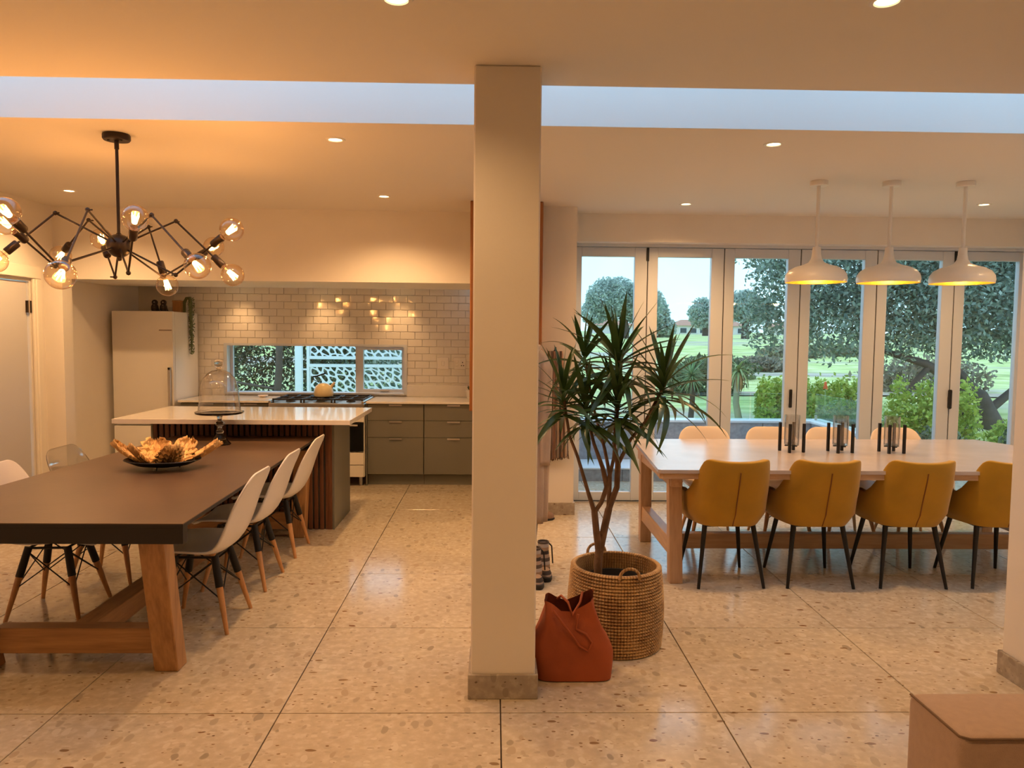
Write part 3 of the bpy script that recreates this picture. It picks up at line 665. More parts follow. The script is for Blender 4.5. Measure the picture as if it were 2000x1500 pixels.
# range cooker
rc = thing('range_cooker', 'wide cream range cooker with black oven door and gas hob', 'cooker', (-1.828, 4.60, 0))
MB().bb(-0.477, 0.477, 0.02, 0.66, 0.095, 0.805, 0.004).build('body', 'range_cream', rc)
MB().bb(-0.478, 0.478, -0.02, 0.665, 0.806, 0.846, 0.006).build('hob', 'steel', rc)
MB().bb(-0.478, 0.478, -0.012, 0.02, 0.66, 0.805, 0.003).build('control_panel', 'range_cream', rc)
for k in range(7):
    MB().path([(-0.39 + 0.13 * k, -0.012, 0.735), (-0.39 + 0.13 * k, -0.040, 0.735)], [0.024, 0.020], 16).build('knob', 'steel', rc, 40)
for k, (x0, x1) in enumerate(((-0.472, 0.10), (0.108, 0.472))):
    d = MB().bb(x0, x1, -0.008, 0.02, 0.36, 0.652, 0.003).build('oven_door', 'black_glass', rc)
    MB().path([(x0 + 0.05, -0.05, 0.63), (x1 - 0.05, -0.05, 0.63)], 0.010, 10).build('handle', 'steel', d, 40)
for k in range(2):
    MB().bb(-0.472, 0.472, -0.008, 0.02, 0.10 + 0.125 * k, 0.218 + 0.13 * k, 0.003).build('drawer', 'range_cream', rc)
for sx in (-1, 1):
    for y in (0.09, 0.58): MB().cyl((sx * 0.43, y, 0), 0.022, 0, 0.096, 14).build('foot', 'steel', rc)
for k in range(3):
    g_ = MB(); xc = -0.31 + 0.31 * k
    for yy in (0.06, 0.33, 0.60): g_.bb(xc - 0.148, xc + 0.148, yy - 0.007, yy + 0.007, 0.872, 0.889, 0.002)
    for xx in (-0.14, 0, 0.14): g_.bb(xc + xx - 0.007, xc + xx + 0.007, 0.055, 0.605, 0.868, 0.884, 0.002)
    for xx in (-0.14, 0.14):
        for yy in (0.06, 0.60): g_.bb(xc + xx - 0.008, xc + xx + 0.008, yy - 0.008, yy + 0.008, 0.846, 0.875)
    g_.build('pan_support', 'cast_iron', rc)
    for yy in (0.19, 0.47):
        MB().lathe([(0, 0.868), (0.03, 0.868), (0.033, 0.860), (0.045, 0.858), (0.048, 0.847), (0, 0.847)], 20, (xc, yy, 0)).build('burner', 'cast_iron', rc, 40)
MB().bb(0.452, 0.478, -0.02, 0.62, 0.8465, 0.872, 0.006).build('hob_edge_trim', 'steel', rc)
MB().bb(-0.478, -0.452, -0.02, 0.62, 0.8465, 0.872, 0.006).build('hob_edge_trim', 'steel', rc)
# kettle
kt = thing('kettle', 'round cream stovetop kettle on the hob', 'kettle', (-1.835, 4.95, 0.889))
MB().lathe([(0, 0.0), (0.095, 0.0), (0.102, 0.012), (0.104, 0.035), (0.098, 0.075), (0.080, 0.11), (0.050, 0.133), (0.02, 0.142), (0, 0.143)], 32).build('body', 'kettle_cream', kt, 60)
MB().path([(0.075, 0, 0.09), (0.10, 0, 0.125), (0.118, 0, 0.150)], [0.020, 0.016, 0.012], 12).build('spout', 'kettle_cream', kt, 50)
MB().lathe([(0, 0.160), (0.008, 0.157), (0.010, 0.150), (0.005, 0.143)], 14, (-0.025, 0, 0)).build('lid_knob', 'black_metal', kt, 50)
MB().path([(-0.115, 0, 0.205), (-0.07, 0, 0.212), (0.025, 0, 0.245)], 0.008, 10).path([(-0.03, 0, 0.14), (-0.095, 0, 0.17), (-0.108, 0, 0.205)], 0.004, 8).build('handle', 'black_metal', kt, 50)
# fridge
fr = thing('fridge', 'tall white fridge freezer beside the tiled wall', 'fridge', (-3.545, 4.63, 0))
MB().bb(-0.30, 0.298, 0.02, 0.60, 0.03, 1.755, 0.008, 2).build('body', 'fridge_white', fr, 40)
for z0, z1 in ((0.62, 1.757), (0.05, 0.61)):
    d = MB().bb(-0.302, 0.300, -0.038, 0.016, z0, z1, 0.010, 2).build('fridge_door', 'fridge_white', fr, 40)
    zz = z0 + 0.10 if z0 > 0.5 else z1 - 0.45
    hz0, hz1 = (0.70, 1.20) if z0 > 0.5 else (0.15, 0.55)
    MB().bb(0.255, 0.282, -0.075, -0.058, hz0, hz1, 0.004).bb(0.255, 0.282, -0.075, -0.036, hz1 - 0.03, hz1, 0.003).bb(0.255, 0.282, -0.075, -0.036, hz0, hz0 + 0.03, 0.003).build('handle', 'steel', d)
MB().bb(0.165, 0.29, -0.0405, -0.037, 1.562, 1.574).build('name_badge', 'fridge_grey', fr)
for sx in (-1, 1): MB().bb(sx * 0.25 - 0.02, sx * 0.25 + 0.02, 0.05, 0.09, 0, 0.032).build('foot', 'black_metal', fr)
# figurines on fridge
for xx, lb in ((-3.50, 'dark carved bird figurine on the fridge, the left of a pair'), (-3.412, 'dark carved bird figurine on the fridge, the right of a pair')):
    t = thing('bird_figurine', lb, 'figurine', (xx, 4.78, 1.757), 0.2, 'carved birds on the fridge')
    MB().lathe([(0, 0), (0.030, 0.0), (0.036, 0.025), (0.034, 0.055), (0.024, 0.075)], 16, (0, 0, 0), 1, 1.2).build('body', 'bronze_black', t, 60)
    h_ = MB().lathe([(0.022, 0.072), (0.029, 0.085), (0.029, 0.102), (0.018, 0.117), (0, 0.121)], 16).build('head', 'bronze_black', t, 60)
    MB().path([(0, -0.026, 0.096), (0, -0.046, 0.088)], [0.008, 0.001], 8).build('beak', 'fridge_grey', h_, 40)
    MB().lathe([(0, 0.02), (0.018, 0.024), (0.022, 0.045), (0.014, 0.066), (0, 0.07)], 12, (0.0, -0.024, 0), 1, 0.8).build('breast', 'fridge_grey', t, 60, label='pale breast')
    MB().path([(0.01, 0.03, 0.05), (0.03, 0.05, 0.0)], [0.016, 0.008], 8).build('tail', 'bronze_black', t, 50)
t = thing('wooden_box', 'small wooden box on the fridge behind the bird figurines', 'box', (-3.355, 5.0, 1.757))
MB().bb(-0.045, 0.045, -0.04, 0.04, 0, 0.105, 0.004).build('body', 'oak', t); MB().bb(-0.048, 0.048, -0.043, 0.043, 0.105, 0.122, 0.003).build('lid', 'oak', t)
# trailing plant
tp = thing('trailing_plant', 'dark green trailing plant hanging down the side of the fridge', 'plant', (-3.245, 5.02, 1.757))
MB().path([(-0.06, 0, 0.0), (-0.055, 0, 0.10), (-0.03, 0, 0.15), (0.01, -0.02, 0.15), (0.022, -0.03, 0.10), (0.026, -0.03, -0.05), (0.024, -0.02, -0.3), (0.02, -0.02, -0.42)], [0.02, 0.018, 0.016, 0.02, 0.02, 0.016, 0.012, 0.006], 8).build('stem', 'shrub_leaf', tp, 50)
tl = MB()
for k in range(420):
    q = random.random(); z = 0.16 - q * 0.60; r = 0.030 * (1 - 0.35 * q) * random.uniform(0.7, 1.2); a = random.uniform(0, 6.28)
    c = Vector((0.026 + r * math.cos(a), -0.025 + r * math.sin(a), z)); s1 = Vector((random.gauss(0, 1), random.gauss(0, 1), random.gauss(0, 1))).normalized() * 0.011
    s2 = s1.cross(Vector((random.gauss(0, 1), random.gauss(0, 1), random.gauss(0, 1)))).normalized() * 0.005
    tl.add([c - s1, c + s2, c + s1, c - s2], [(0, 1, 2, 3)])
o = tl.build('foliage', 'shrub_leaf', tp); o['kind'] = 'stuff'
# sockets
for xx, lb, two in ((-0.603, 'white wall switch plate on the metro tiles', 0), (-0.418, 'white double wall socket nearest the column', 1)):
    t = thing('wall_socket' if two else 'wall_switch', lb, 'socket' if two else 'switch', (xx, 5.279, 1.235))
    MB().bb(-0.064, 0.064, -0.012, 0, -0.064, 0.064, 0.004).build('plate', 'white_plastic', t)
    if two:
        for zz in (-0.02, 0.02): MB().bb(-0.048, -0.014, -0.016, -0.011, zz - 0.012, zz + 0.012, 0.002).build('rocker', 'white_lacquer', t)
        for xx2, zz in ((0.03, 0.012), (0.018, -0.022), (0.042, -0.022)): MB().cyl((xx2, 0, 0), 0.006, 0, 0.002, 10).build('pin_hole', 'black_metal', t, None, (xx2 * 0, -0.0125, zz), (math.radians(90), 0, 0))
    else: MB().bb(-0.014, 0.014, -0.017, -0.011, -0.026, 0.026, 0.003).build('rocker', 'white_lacquer', t)
# small pot at the end of the worktop
t = thing('small_potted_plant', 'tiny plant in a tapered white pot at the worktop end', 'plant', (-0.30, 5.10, 0.866))
MB().lathe([(0, 0), (0.030, 0), (0.032, 0.004), (0.044, 0.094), (0.040, 0.094), (0.036, 0.08), (0, 0.08)], 20).build('pot', 'white_lacquer', t, 50)
lv = MB()
for k in range(16):
    a = k * 2.4; r = 0.02 + 0.015 * random.random()
    lv.path([(0, 0, 0.08), (r * 0.5 * math.cos(a), r * 0.5 * math.sin(a), 0.11), (r * math.cos(a), r * math.sin(a), 0.125 + 0.02 * random.random())], [0.003, 0.006, 0.001], 5)
lv.build('leaves', 'dracaena_leaf', t, 60)
t = thing('small_dish', 'small pale dish on the worktop left of the cooker', 'dish', (-2.50, 5.05, 0.866))
MB().lathe([(0, 0.0), (0.03, 0.0), (0.055, 0.022), (0.052, 0.023), (0.028, 0.006), (0, 0.005)], 20).build('bowl', 'peach_plastic', t, 50)

# ================================================================ LEFT TABLE
T1Z = 0.742
lt = thing('dining_table', 'long dark topped dining table with oak trestle legs', 'table', (-1.94, 1.44, 0))
poly = [(-0.695, -1.282), (0.598, -1.282), (0.522, 1.462), (-0.585, 1.462)]
MB().prism(poly, T1Z - 0.020, T1Z - 0.004).build('top_core', 'table_edge_dark', lt)
for yy, xa, xb in ((-1.282, -0.693, 0.597), (1.412, -0.583, 0.522)):
    MB().bb(xa, xb, yy, yy + 0.05, T1Z - 0.088, T1Z - 0.0202, 0.001).build('end_apron', 'table_edge_dark', lt)
MB().bb(-0.40, 0.40, -1.20, 1.38, T1Z - 0.088, T1Z - 0.0205).build('under_frame', 'table_edge_dark', lt)
MB().prism([(x * 1.0, y) for x, y in poly], T1Z - 0.004, T1Z).build('table_top', 'table_top_dark', lt)
def leg_slant(p0, p1, w, d):
    m = MB(); 
    def ring(p): return [(p[0] - w / 2, p[1] - d / 2, p[2]), (p[0] + w / 2, p[1] - d / 2, p[2]), (p[0] + w / 2, p[1] + d / 2, p[2]), (p[0] - w / 2, p[1] + d / 2, p[2])]
    m.add(ring(p0) + ring(p1), [(3, 2, 1, 0), (4, 5, 6, 7), (0, 1, 5, 4), (1, 2, 6, 5), (2, 3, 7, 6), (3, 0, 4, 7)]); return m
for sy in (-1, 1):
    for sx in (-1, 1):
        yb = -0.997 if sy < 0 else 1.26
        o = (leg_slant((sx * 0.418, -1.010, 0), (sx * 0.428, -1.165, T1Z - 0.0885), 0.110, 0.098) if sy < 0 else leg_slant((sx * 0.418, 1.26, 0), (sx * 0.428, 1.36, T1Z - 0.0885), 0.108, 0.098)).build('leg', 'oak', lt)
        bv = o.modifiers.new('b', 'BEVEL'); bv.width = 0.004
    yy = -1.0 if sy < 0 else 1.22
    MB().bb(-0.37, 0.37, yy - 0.028, yy + 0.052, 0.072, 0.19, 0.003).build('foot_rail', 'oak_x', lt)
MB().bb(-0.052, 0.052, -0.95, 1.20, 0.085, 0.188, 0.003).build('stretcher', 'oak_y', lt)

# ================================================================ SHELL CHAIRS
def shell_mesh(name, mat):
    prof = [(.232, .388), (.236, .402), (.222, .414), (.16, .418), (.06, .406), (-.04, .396), (-.12, .398), (-.175, .422), (-.215, .487), (-.245, .560), (-.270, .640), (-.293, .715), (-.314, .780), (-.325, .812), (-.331, .822)]
    hw = [.150, .185, .205, .225, .232, .234, .235, .236, .236, .232, .224, .212, .190, .150, .115]
    P = []
    n = 14
    for (y, z), w in zip(prof, hw):
        row = []
        for k in range(n + 1):
            u = -1 + 2 * k / n
            a = abs(u) ** 2.6
            seat = sstep(.25, .0, y) * sstep(-.30, -.05, y)
            back = sstep(-.15, -.24, y)
            zz = z + a * 0.045 * (0.25 + 0.75 * seat) * (1 - back) + a * 0.0 * back
            yy = y + a * 0.036 * back * sstep(.84, .60, z) + a * 0.03 * sstep(-.05, -.20, y) * (1 - back)
            row.append((u * w, yy, zz))
        P.append(row)
    return MB().grid(P).mesh(name, mat, 80)
SHELLS = {}
leg_w = {}
def shell_chair(name, label, loc, rz, mat='white_plastic', group=None, height=1.0):
    t = thing(name, label, 'chair', loc, rz, group)
    if mat not in SHELLS: SHELLS[mat] = shell_mesh('seat_shell', mat)
    o = link('seat_shell', SHELLS[mat], t); solid(o, 0.009, 0, 1)
    if not leg_w:
        for i, (sx, sy) in enumerate(((1, 1), (1, -1), (-1, 1), (-1, -1))):
            top = Vector((sx * 0.105, sy * 0.10 - 0.01, 0.385)); ft = Vector((sx * 0.188, sy * 0.188 - 0.01, 0.0))
            mid = top.lerp(ft, 0.40)
            leg_w[i] = (MB().path([top.lerp(ft, 0.3), mid, ft.lerp(top, 0.03), ft], [0.017, 0.0175, 0.0105, 0.0100], 14).mesh('leg', 'beech', 50),
                        MB().path([top, mid], [0.0195, 0.0200], 14).mesh('leg_clamp', 'black_metal', 50))
        br = MB()
        c = {i: [Vector((sx * 0.105, sy * 0.10 - 0.01, 0.385)).lerp(Vector((sx * 0.188, sy * 0.188 - 0.01, 0)), q) for q in (0.06, 0.56)] for i, (sx, sy) in enumerate(((1, 1), (1, -1), (-1, 1), (-1, -1)))}
        for a, b in ((0, 1), (2, 3), (0, 2), (1, 3)):
            br.path([c[a][0], c[b][1]], 0.0036, 6).path([c[b][0], c[a][1]], 0.0036, 6)
        leg_w['br'] = br.mesh('wire_brace', 'black_metal', 50)
        leg_w['fr'] = MB().path([(0.105, 0.09, 0.378), (-0.105, 0.09, 0.378)], 0.007, 8).path([(0.105, -0.11, 0.378), (-0.105, -0.11, 0.378)], 0.007, 8).path([(0.105, 0.09, 0.378), (0.105, -0.11, 0.378)], 0.007, 8).path([(-0.105, 0.09, 0.378), (-0.105, -0.11, 0.378)], 0.007, 8).mesh('seat_bracket', 'black_metal', 50)
    for i in range(4):
        lg = link('leg', leg_w[i][0], t); link('leg_clamp', leg_w[i][1], lg)
    link('wire_brace', leg_w['br'], t); link('seat_bracket', leg_w['fr'], t)
    return t
R90 = math.pi / 2
for y, lb in ((0.995, 'white shell chair nearest the camera on the column side of the dark table'), (1.64, 'middle white shell chair on the column side of the dark table'), (2.32, 'white shell chair beside the slatted island, column side of the dark table')):
    shell_chair('shell_chair', lb, (-1.595, y, 0), R90, 'white_plastic', 'white shell chairs at the dark table')
shell_chair('shell_chair', 'white shell chair on the doorway side of the dark table', (-2.435, 1.165, 0), -R90 + 0.06, 'white_plastic', 'white shell chairs at the dark table')
shell_chair('clear_chair', 'transparent shell chair on the doorway side of the dark table', (-2.43, 1.76, 0), -R90, 'acrylic')
for x, lb in ((1.62, 'cream shell chair on the garden side of the pale table, first from the plant'), (2.165, 'cream shell chair on the garden side of the pale table, second from the plant'), (2.655, 'cream shell chair on the garden side of the pale table, third from the plant'), (3.19, 'cream shell chair on the garden side of the pale table, fourth from the plant')):
    shell_chair('shell_chair', lb, (x + 0.035, 2.735, 0), math.pi + random.uniform(-.05, .05), 'peach_plastic', 'cream shell chairs at the pale table')

# ================================================================ RIGHT TABLE
rt_ = thing('dining_table', 'long pale topped dining table with wooden trestle by the folding doors', 'table', (2.42, 2.10, 0))
poly = [(-1.452, -0.555), (-1.455, -0.575), (-1.435, -0.588), (1.52, -0.60), (1.565, 0.50), (1.44, 0.88), (-1.335, 0.795), (-1.355, 0.775)]
MB().prism(poly, 0.718, 0.74).build('table_top', 'table_top_light', rt_)
MB().prism([(x * 0.992, y * 0.985) for x, y in poly], 0.682, 0.718).build('top_frame', 'pale_oak_x', rt_)
for sx in (-1, 1):
    for sy, yb in ((-1, -0.45), (1, 0.51)):
        o = leg_slant((sx * 1.305, yb, 0), (sx * 1.318, yb - sy * 0.03, 0.682), 0.082, 0.075).build('leg', 'pale_oak', rt_); bv = o.modifiers.new('b', 'BEVEL'); bv.width = 0.003
    MB().bb(sx * 1.308 - 0.033, sx * 1.308 + 0.033, -0.41, 0.475, 0.165, 0.275, 0.003).build('foot_rail', 'pale_oak_y', rt_)
    MB().bb(sx * 1.318 - 0.035, sx * 1.318 + 0.035, -0.50, 0.60, 0.615, 0.682, 0.003).build('top_rail', 'pale_oak_y', rt_)
MB().bb(-1.275, 1.275, -0.03, 0.035, 0.095, 0.20, 0.003).build('stretcher', 'pale_oak_x', rt_)

# mustard chairs
def tub_meshes():
    N_, K = 40, 12
    P = []
    def wid(z): return (0.80 + 0.20 * sstep(0.385, 0.47, z)) * (1 - 0.05 * sstep(0.60, 0.80, z))
    for j in range(K + 1):
        row = []
        for i in range(N_ + 1):
            th = math.radians(-118 + 236 * i / N_)
            s, c = math.sin(th), math.cos(th)
            px = math.copysign(abs(s) ** 0.55, s)
            py = -0.225 * abs(c) ** 0.55 if c > 0 else 0.42 * -c
            h = 0.803 + 0.012 * min(1, (px / 0.8) ** 2) - 0.225 * sstep(-0.185, -0.01, py) - 0.045 * sstep(0.93, 1.0, abs(px)) * sstep(0.05, -0.12, py) - 0.02 * sstep(0, 0.18, py)
            t = j / K
            z = 0.392 + (h - 0.392) * (t ** 0.9)
            x = 0.212 * px * wid(z) * (1 + 0.20 * sstep(-0.21, 0.12, py))
            y = py * (0.82 + 0.18 * sstep(0.39, 0.48, z))
            y -= 0.085 * sstep(0.40, 0.82, z) * sstep(0.12, -0.15, py)
            row.append((x, y, z))
        P.append(row)
    sh = MB().grid(P).mesh('tub_shell', 'mustard', 80)
    # seat cushion
    Q = MB()
    prof = [(0.0, 0.385), (0.7, 0.388), (0.93, 0.40), (1.0, 0.43), (0.97, 0.46), (0.85, 0.478), (0.5, 0.486), (0, 0.488)]
    rows = []
    for s, z in prof:
        row = []
        for k in range(33):
            a = 2 * math.pi * k / 32; ca, sa = math.cos(a), math.sin(a)
            row.append((0.195 * s * math.copysign(abs(ca) ** 0.5, ca), 0.01 + 0.20 * s * math.copysign(abs(sa) ** 0.5, sa), z))
        rows.append(row)
    seat = Q.grid(rows).mesh('seat_cushion', 'mustard', 80)
    # seam along the outside middle of the back
    sm = MB(); pts = []
    for j in range(0, K + 1):
        v = P[j][N_ // 2]
        if v[2] < 0.755: pts.append((v[0], v[1] - 0.0215, v[2]))
    sm.path(pts, 0.0042, 6)
    seam = sm.mesh('back_seam', 'mustard_seam', 60)
    legs = [MB().path([(sx * 0.150, y0, 0.40), (sx * 0.205, y1, 0.0)], [0.0165, 0.0095], 12).mesh('leg', 'black_metal', 50) for sx in (-1, 1) for y0, y1 in ((-0.135, -0.212), (0.14, 0.215))]
    fr = MB().bb(-0.16, 0.16, -0.15, 0.16, 0.372, 0.388, 0.004).mesh('seat_frame', 'black_metal')
    return sh, seat, seam, legs, fr
TUB = tub_meshes()
for x, rz, lb in ((1.428, 0.03, 'mustard tub chair nearest the potted plant'), (1.995, -0.02, 'mustard tub chair second from the potted plant'), (2.577, -0.02, 'mustard tub chair third from the potted plant'), (3.160, -0.03, 'mustard tub chair partly hidden by the right wall corner')):
    t = thing('tub_chair', lb, 'chair', (x, 1.735, 0), rz, 'mustard chairs along the pale table')
    o = link('tub_shell', TUB[0], t); solid(o, 0.040, 0, 0)
    bv = o.modifiers.new('b', 'BEVEL'); bv.width = 0.014; bv.segments = 3; bv.limit_method = 'ANGLE'; bv.angle_limit = math.radians(50)
    link('seat_cushion', TUB[1], t); link('back_seam', TUB[2], t, None, None, 'darker vertical seam')
    for m_ in TUB[3]: link('leg', m_, t)
    link('seat_frame', TUB[4], t)

# candle holders
for x, y, rz, lb in ((2.085, 2.16, 0.25, 'black framed glass candle holder nearest the plant'), (2.43, 2.15, 0.2, 'black framed glass candle holder in the middle of the pale table'), (2.795, 2.14, 0.12, 'black framed glass candle holder nearest the right wall')):
    t = thing('candle_holder', lb, 'candle holder', (x, y + 0.12, 0.74), rz, 'glass candle holders on the pale table')
    for sx in (-1, 1):
        for sy in (-1, 1): MB().bb(sx * 0.057 - 0.009, sx * 0.057 + 0.009, sy * 0.057 - 0.009, sy * 0.057 + 0.009, 0, 0.205, 0.002).build('post', 'black_metal', t)
    MB().bb(-0.055, 0.055, -0.006, 0.006, 0.042, 0.050).bb(-0.006, 0.006, -0.055, 0.055, 0.0418, 0.0498).build('cross_bar', 'black_metal', t)
    MB().lathe([(0, 0.051), (0.050, 0.051), (0.052, 0.056), (0.052, 0.262), (0.0495, 0.262), (0.0495, 0.060), (0, 0.060)], 32).build('glass_cup', 'clear_glass', t, 50)

# ================================================================ ON THE DARK TABLE
cs = thing('cake_stand', 'tall glass cake stand with domed glass cover on the dark table', 'cake stand', (-2.012, 2.44, T1Z))
MB().lathe([(0, 0.0), (0.074, 0.0), (0.076, 0.006), (0.058, 0.024), (0.034, 0.060), (0.022, 0.082), (0.028, 0.090), (0.028, 0.098), (0.016, 0.108), (0.015, 0.130), (0.030, 0.142), (0.035, 0.152), (0.028, 0.162), (0.015, 0.172), (0.018, 0.200), (0.028, 0.222), (0, 0.222)], 32).build('pedestal', 'solid_glass', cs, 60)
MB().lathe([(0, 0.222), (0.15, 0.222), (0.166, 0.228), (0.168, 0.238), (0.160, 0.240), (0.150, 0.232), (0, 0.230)], 48).build('plate', 'solid_glass', cs, 60)
cv = MB().lathe([(0.146, 0.240), (0.145, 0.262), (0.138, 0.310), (0.133, 0.380), (0.126, 0.430), (0.108, 0.480), (0.078, 0.515), (0.046, 0.534), (0.018, 0.540), (0.0, 0.541)], 48).build('glass_dome', 'clear_glass', cs, 60)
MB().lathe([(0.014, 0.540), (0.016, 0.550), (0.026, 0.562), (0.034, 0.582), (0.030, 0.602), (0.016, 0.613), (0, 0.616)], 24).build('knob', 'solid_glass', cv, 60)

gb = thing('leaf_bowl', 'dark shallow bowl of golden metal leaves on the dark table', 'bowl', (-1.985, 1.44, T1Z), 0.0)
bp_ = [(0, 0.016), (0.06, 0.016), (0.13, 0.028), (0.19, 0.058), (0.187, 0.062), (0.125, 0.034), (0.05, 0.023), (0, 0.022)]
MB().lathe(bp_, 40, (0, 0, 0), 1.15, 0.85).build('bowl_base', 'black_metal', gb, 60)
for a in (0.6, 2.6, 4.7): MB().path([(0.09 * math.cos(a), 0.07 * math.sin(a), 0.03), (0.10 * math.cos(a), 0.08 * math.sin(a), 0.003)], 0.004, 8).build('foot', 'black_metal', gb)
def gold_leaf_mesh(w, lobes, seed):
    rr = random.Random(seed); P = []
    for i in range(41):
        t = i / 40
        base = (math.sin(math.pi * min(1, t * 0.80 + 0.10)) ** 0.7)
        lob = 0.72 + 0.42 * ((lobes * 1.4 * t + 0.15) % 1.0)
        wd = w * base * lob * (1 if t < 0.97 else 0.55)
        row = []
        for k in range(17):
            u = -1 + 2 * k / 16
            row.append((0.06 + 0.245 * t - 0.03 * abs(u) * t, u * wd, 0.028 + 0.115 * t ** 1.7 + 0.010 * math.cos(u * 17 + 2 * t) + 0.02 * (abs(u)) ** 2 + rr.gauss(0, 0.0012)))
        P.append(row)
    return MB().grid(P).mesh('gold_leaf', 'gold_leaf', 80)
for k, (ang, w, sc) in enumerate(((1.20, 0.105, 0.80), (2.15, 0.11, 0.80), (2.98, 0.045, 1.10), (0.30, 0.070, 1.10), (3.75, 0.085, 0.62), (5.45, 0.085, 0.60))):
    o = link('gold_leaf', gold_leaf_mesh(w, 3 + k % 3, k), gb, (0, 0, 0), (0, 0, ang)); o.scale = (sc, 1.0, 1.0); solid(o, 0.003)

# ================================================================ BASKET AND DRACAENA
BX, BY = 0.585, 0.725
bk = thing('woven_basket', 'round coiled straw basket with loop handles beside the column', 'basket', (BX, BY, 0))
prof = [(0.0, 0.0), (0.19, 0.0)]
nc = 26
for k in range(nc):
    z0 = 0.405 * k / nc; zz = 0.405 / nc
    rad = 0.205 + 0.030 * math.sin(math.pi * min(1, (0.25 + 0.62 * k / nc)))
    for q in (0.02, 0.2, 0.5, 0.8, 0.98): prof.append((rad - 0.004 + 0.0125 * math.sin(math.pi * q), z0 + zz * q))
for k in reversed(range(9, nc)):
    z0 = 0.405 * k / nc; zz = 0.405 / nc
    rad = 0.191 + 0.030 * math.sin(math.pi * min(1, (0.25 + 0.62 * k / nc)))
    for q in (0.9, 0.5, 0.1): prof.append((rad - 0.0045 * math.sin(math.pi * q), z0 + zz * q))
MB().lathe(prof, 72).build('basket_body', 'basket_weave', bk, 62)
for (cx_, cy_, dirx, diry) in ((0.03, -0.225, 1, 0.05), (-0.07, 0.215, 1, 0.1)):
    pts = [(cx_ + dirx * 0.048 * math.cos(a), cy_ + diry * 0.048 * math.cos(a), 0.392 + 0.052 * math.sin(a) ** 0.8) for a in [math.pi * k / 12 for k in range(13)]]
    MB().path(pts, 0.0075, 10).build('handle', 'basket_weave', bk, 60)
dp = thing('dracaena', 'tall dracaena with spiky dark leaves in the straw basket', 'plant', (BX, BY, 0.0))
MB().lathe([(0, 0.012), (0.14, 0.012), (0.172, 0.325), (0.165, 0.325), (0.160, 0.29), (0, 0.288)], 36).build('nursery_pot', 'rubber', dp, 50)
MB().lathe([(0, 0.296), (0.1, 0.300), (0.1625, 0.291)], 30).build('soil', 'soil', dp, 60)
def W(p): return Vector(p) - Vector((BX, BY, 0))
STEMS = [
    ([(0.494, .72, .29), (0.494, .72, .40), (0.497, .72, .47), (0.482, .71, .56), (0.468, .70, .675)], [.024, .023, .021, .019, .018]),
    ([(0.497, .72, .45), (0.520, .73, .56), (0.545, .735, .68)], [.022, .021, .020]),
    ([(0.468, .70, .67), (0.433, .68, .773), (0.377, .66, .951), (0.332, .64, 1.06), (0.30, .64, 1.25)], [.014, .011, .009, .008, .008]),
    ([(0.468, .70, .67), (0.500, .69, .72), (0.527, .69, .80), (0.501, .67, .90), (0.455, .66, 1.02), (0.41, .64, 1.18)], [.014, .012, .015, .012, .009, .008]),
    ([(0.545, .735, .68), (0.552, .76, .843), (0.527, .79, .977), (0.47, .86, 1.2), (0.43, .90, 1.44)], [.014, .011, .009, .008, .008]),
    ([(0.545, .735, .68), (0.585, .74, .789), (0.588, .74, .908), (0.571, .75, .99), (0.575, .74, 1.2), (0.578, .72, 1.44)], [.018, .016, .016, .011, .009, .008]),
    ([(0.588, .74, .905), (0.644, .71, 1.035), (0.707, .68, 1.125), (0.79, .66, 1.30)], [.012, .009, .008, .008]),
    ([(0.527, .69, .80), (0.55, .64, .95), (0.562, .62, 1.20)], [.012, .009, .008]),
]
st_objs = []
for pts, rad in STEMS:
    st_objs.append(MB().path([W(p) for p in pts], [r * 0.92 for r in rad], 10).build('stem', 'bark', dp, 60))
def leaf_mesh(kind):
    P = []; n = 10
    for i in range(n + 1):
        t = i / n
        w = 0.044 * (math.sin(math.pi * (0.10 + 0.90 * t) ** 0.85) ** 0.8) + 0.006 * (1 - t)
        if i == n: w = 0.0006
        droop = {0: 0.06, 1: 0.26, 2: 0.52, 3: 0.80}[kind]
        ang = droop * 1.6 * t ** 1.4
        x = t * math.cos(ang * 0.55); z = -t * math.sin(ang * 0.55) * 1.0
        P.append([(x, -w, z + 0.25 * w), (x, 0, z), (x, w, z + 0.25 * w)])
    return MB().grid(P).mesh('leaf', 'dracaena_leaf', 70)
LEAF = [leaf_mesh(k) for k in range(4)]
def rosette(c, n, length, parent, up=0.0, seed=0):
    rr = random.Random(seed)
    for k in range(n):
        q = k / (n - 1)
        az = k * 2.39996 + rr.uniform(-.25, .25)
        el = math.radians(84 - 108 * q ** 0.85 + rr.uniform(-9, 9))
        ln = length * rr.uniform(0.78, 1.12) * (0.75 + 0.25 * min(1, q * 4))
        kind = 0 if q < 0.25 else (1 if q < 0.55 else (2 if q < 0.85 else 1)); 
        if rr.random() < 0.2: kind = min(3, kind + 1)
        o = link('leaf', LEAF[kind], dp)
        base = Vector(c) + Vector((0, 0, 0.045 - 0.13 * q))
        o.matrix_local = Matrix.Translation(base) @ Matrix.Rotation(az, 4, 'Z') @ Matrix.Rotation(-el, 4, 'Y') @ Matrix.Rotation(rr.uniform(-.5, .5), 4, 'X') @ Matrix.Scale(ln, 4)
for k, (c, n, ln) in enumerate((((0.578, .72, 1.42), 44, .36), ((0.30, .64, 1.235), 36, .30), ((0.41, .64, 1.185), 38, .30), ((0.79, .66, 1.30), 42, .34), ((0.562, .62, 1.205), 38, .30), ((0.43, .90, 1.43), 30, .28))):
    rosette(W(c), n, ln, dp, seed=k)

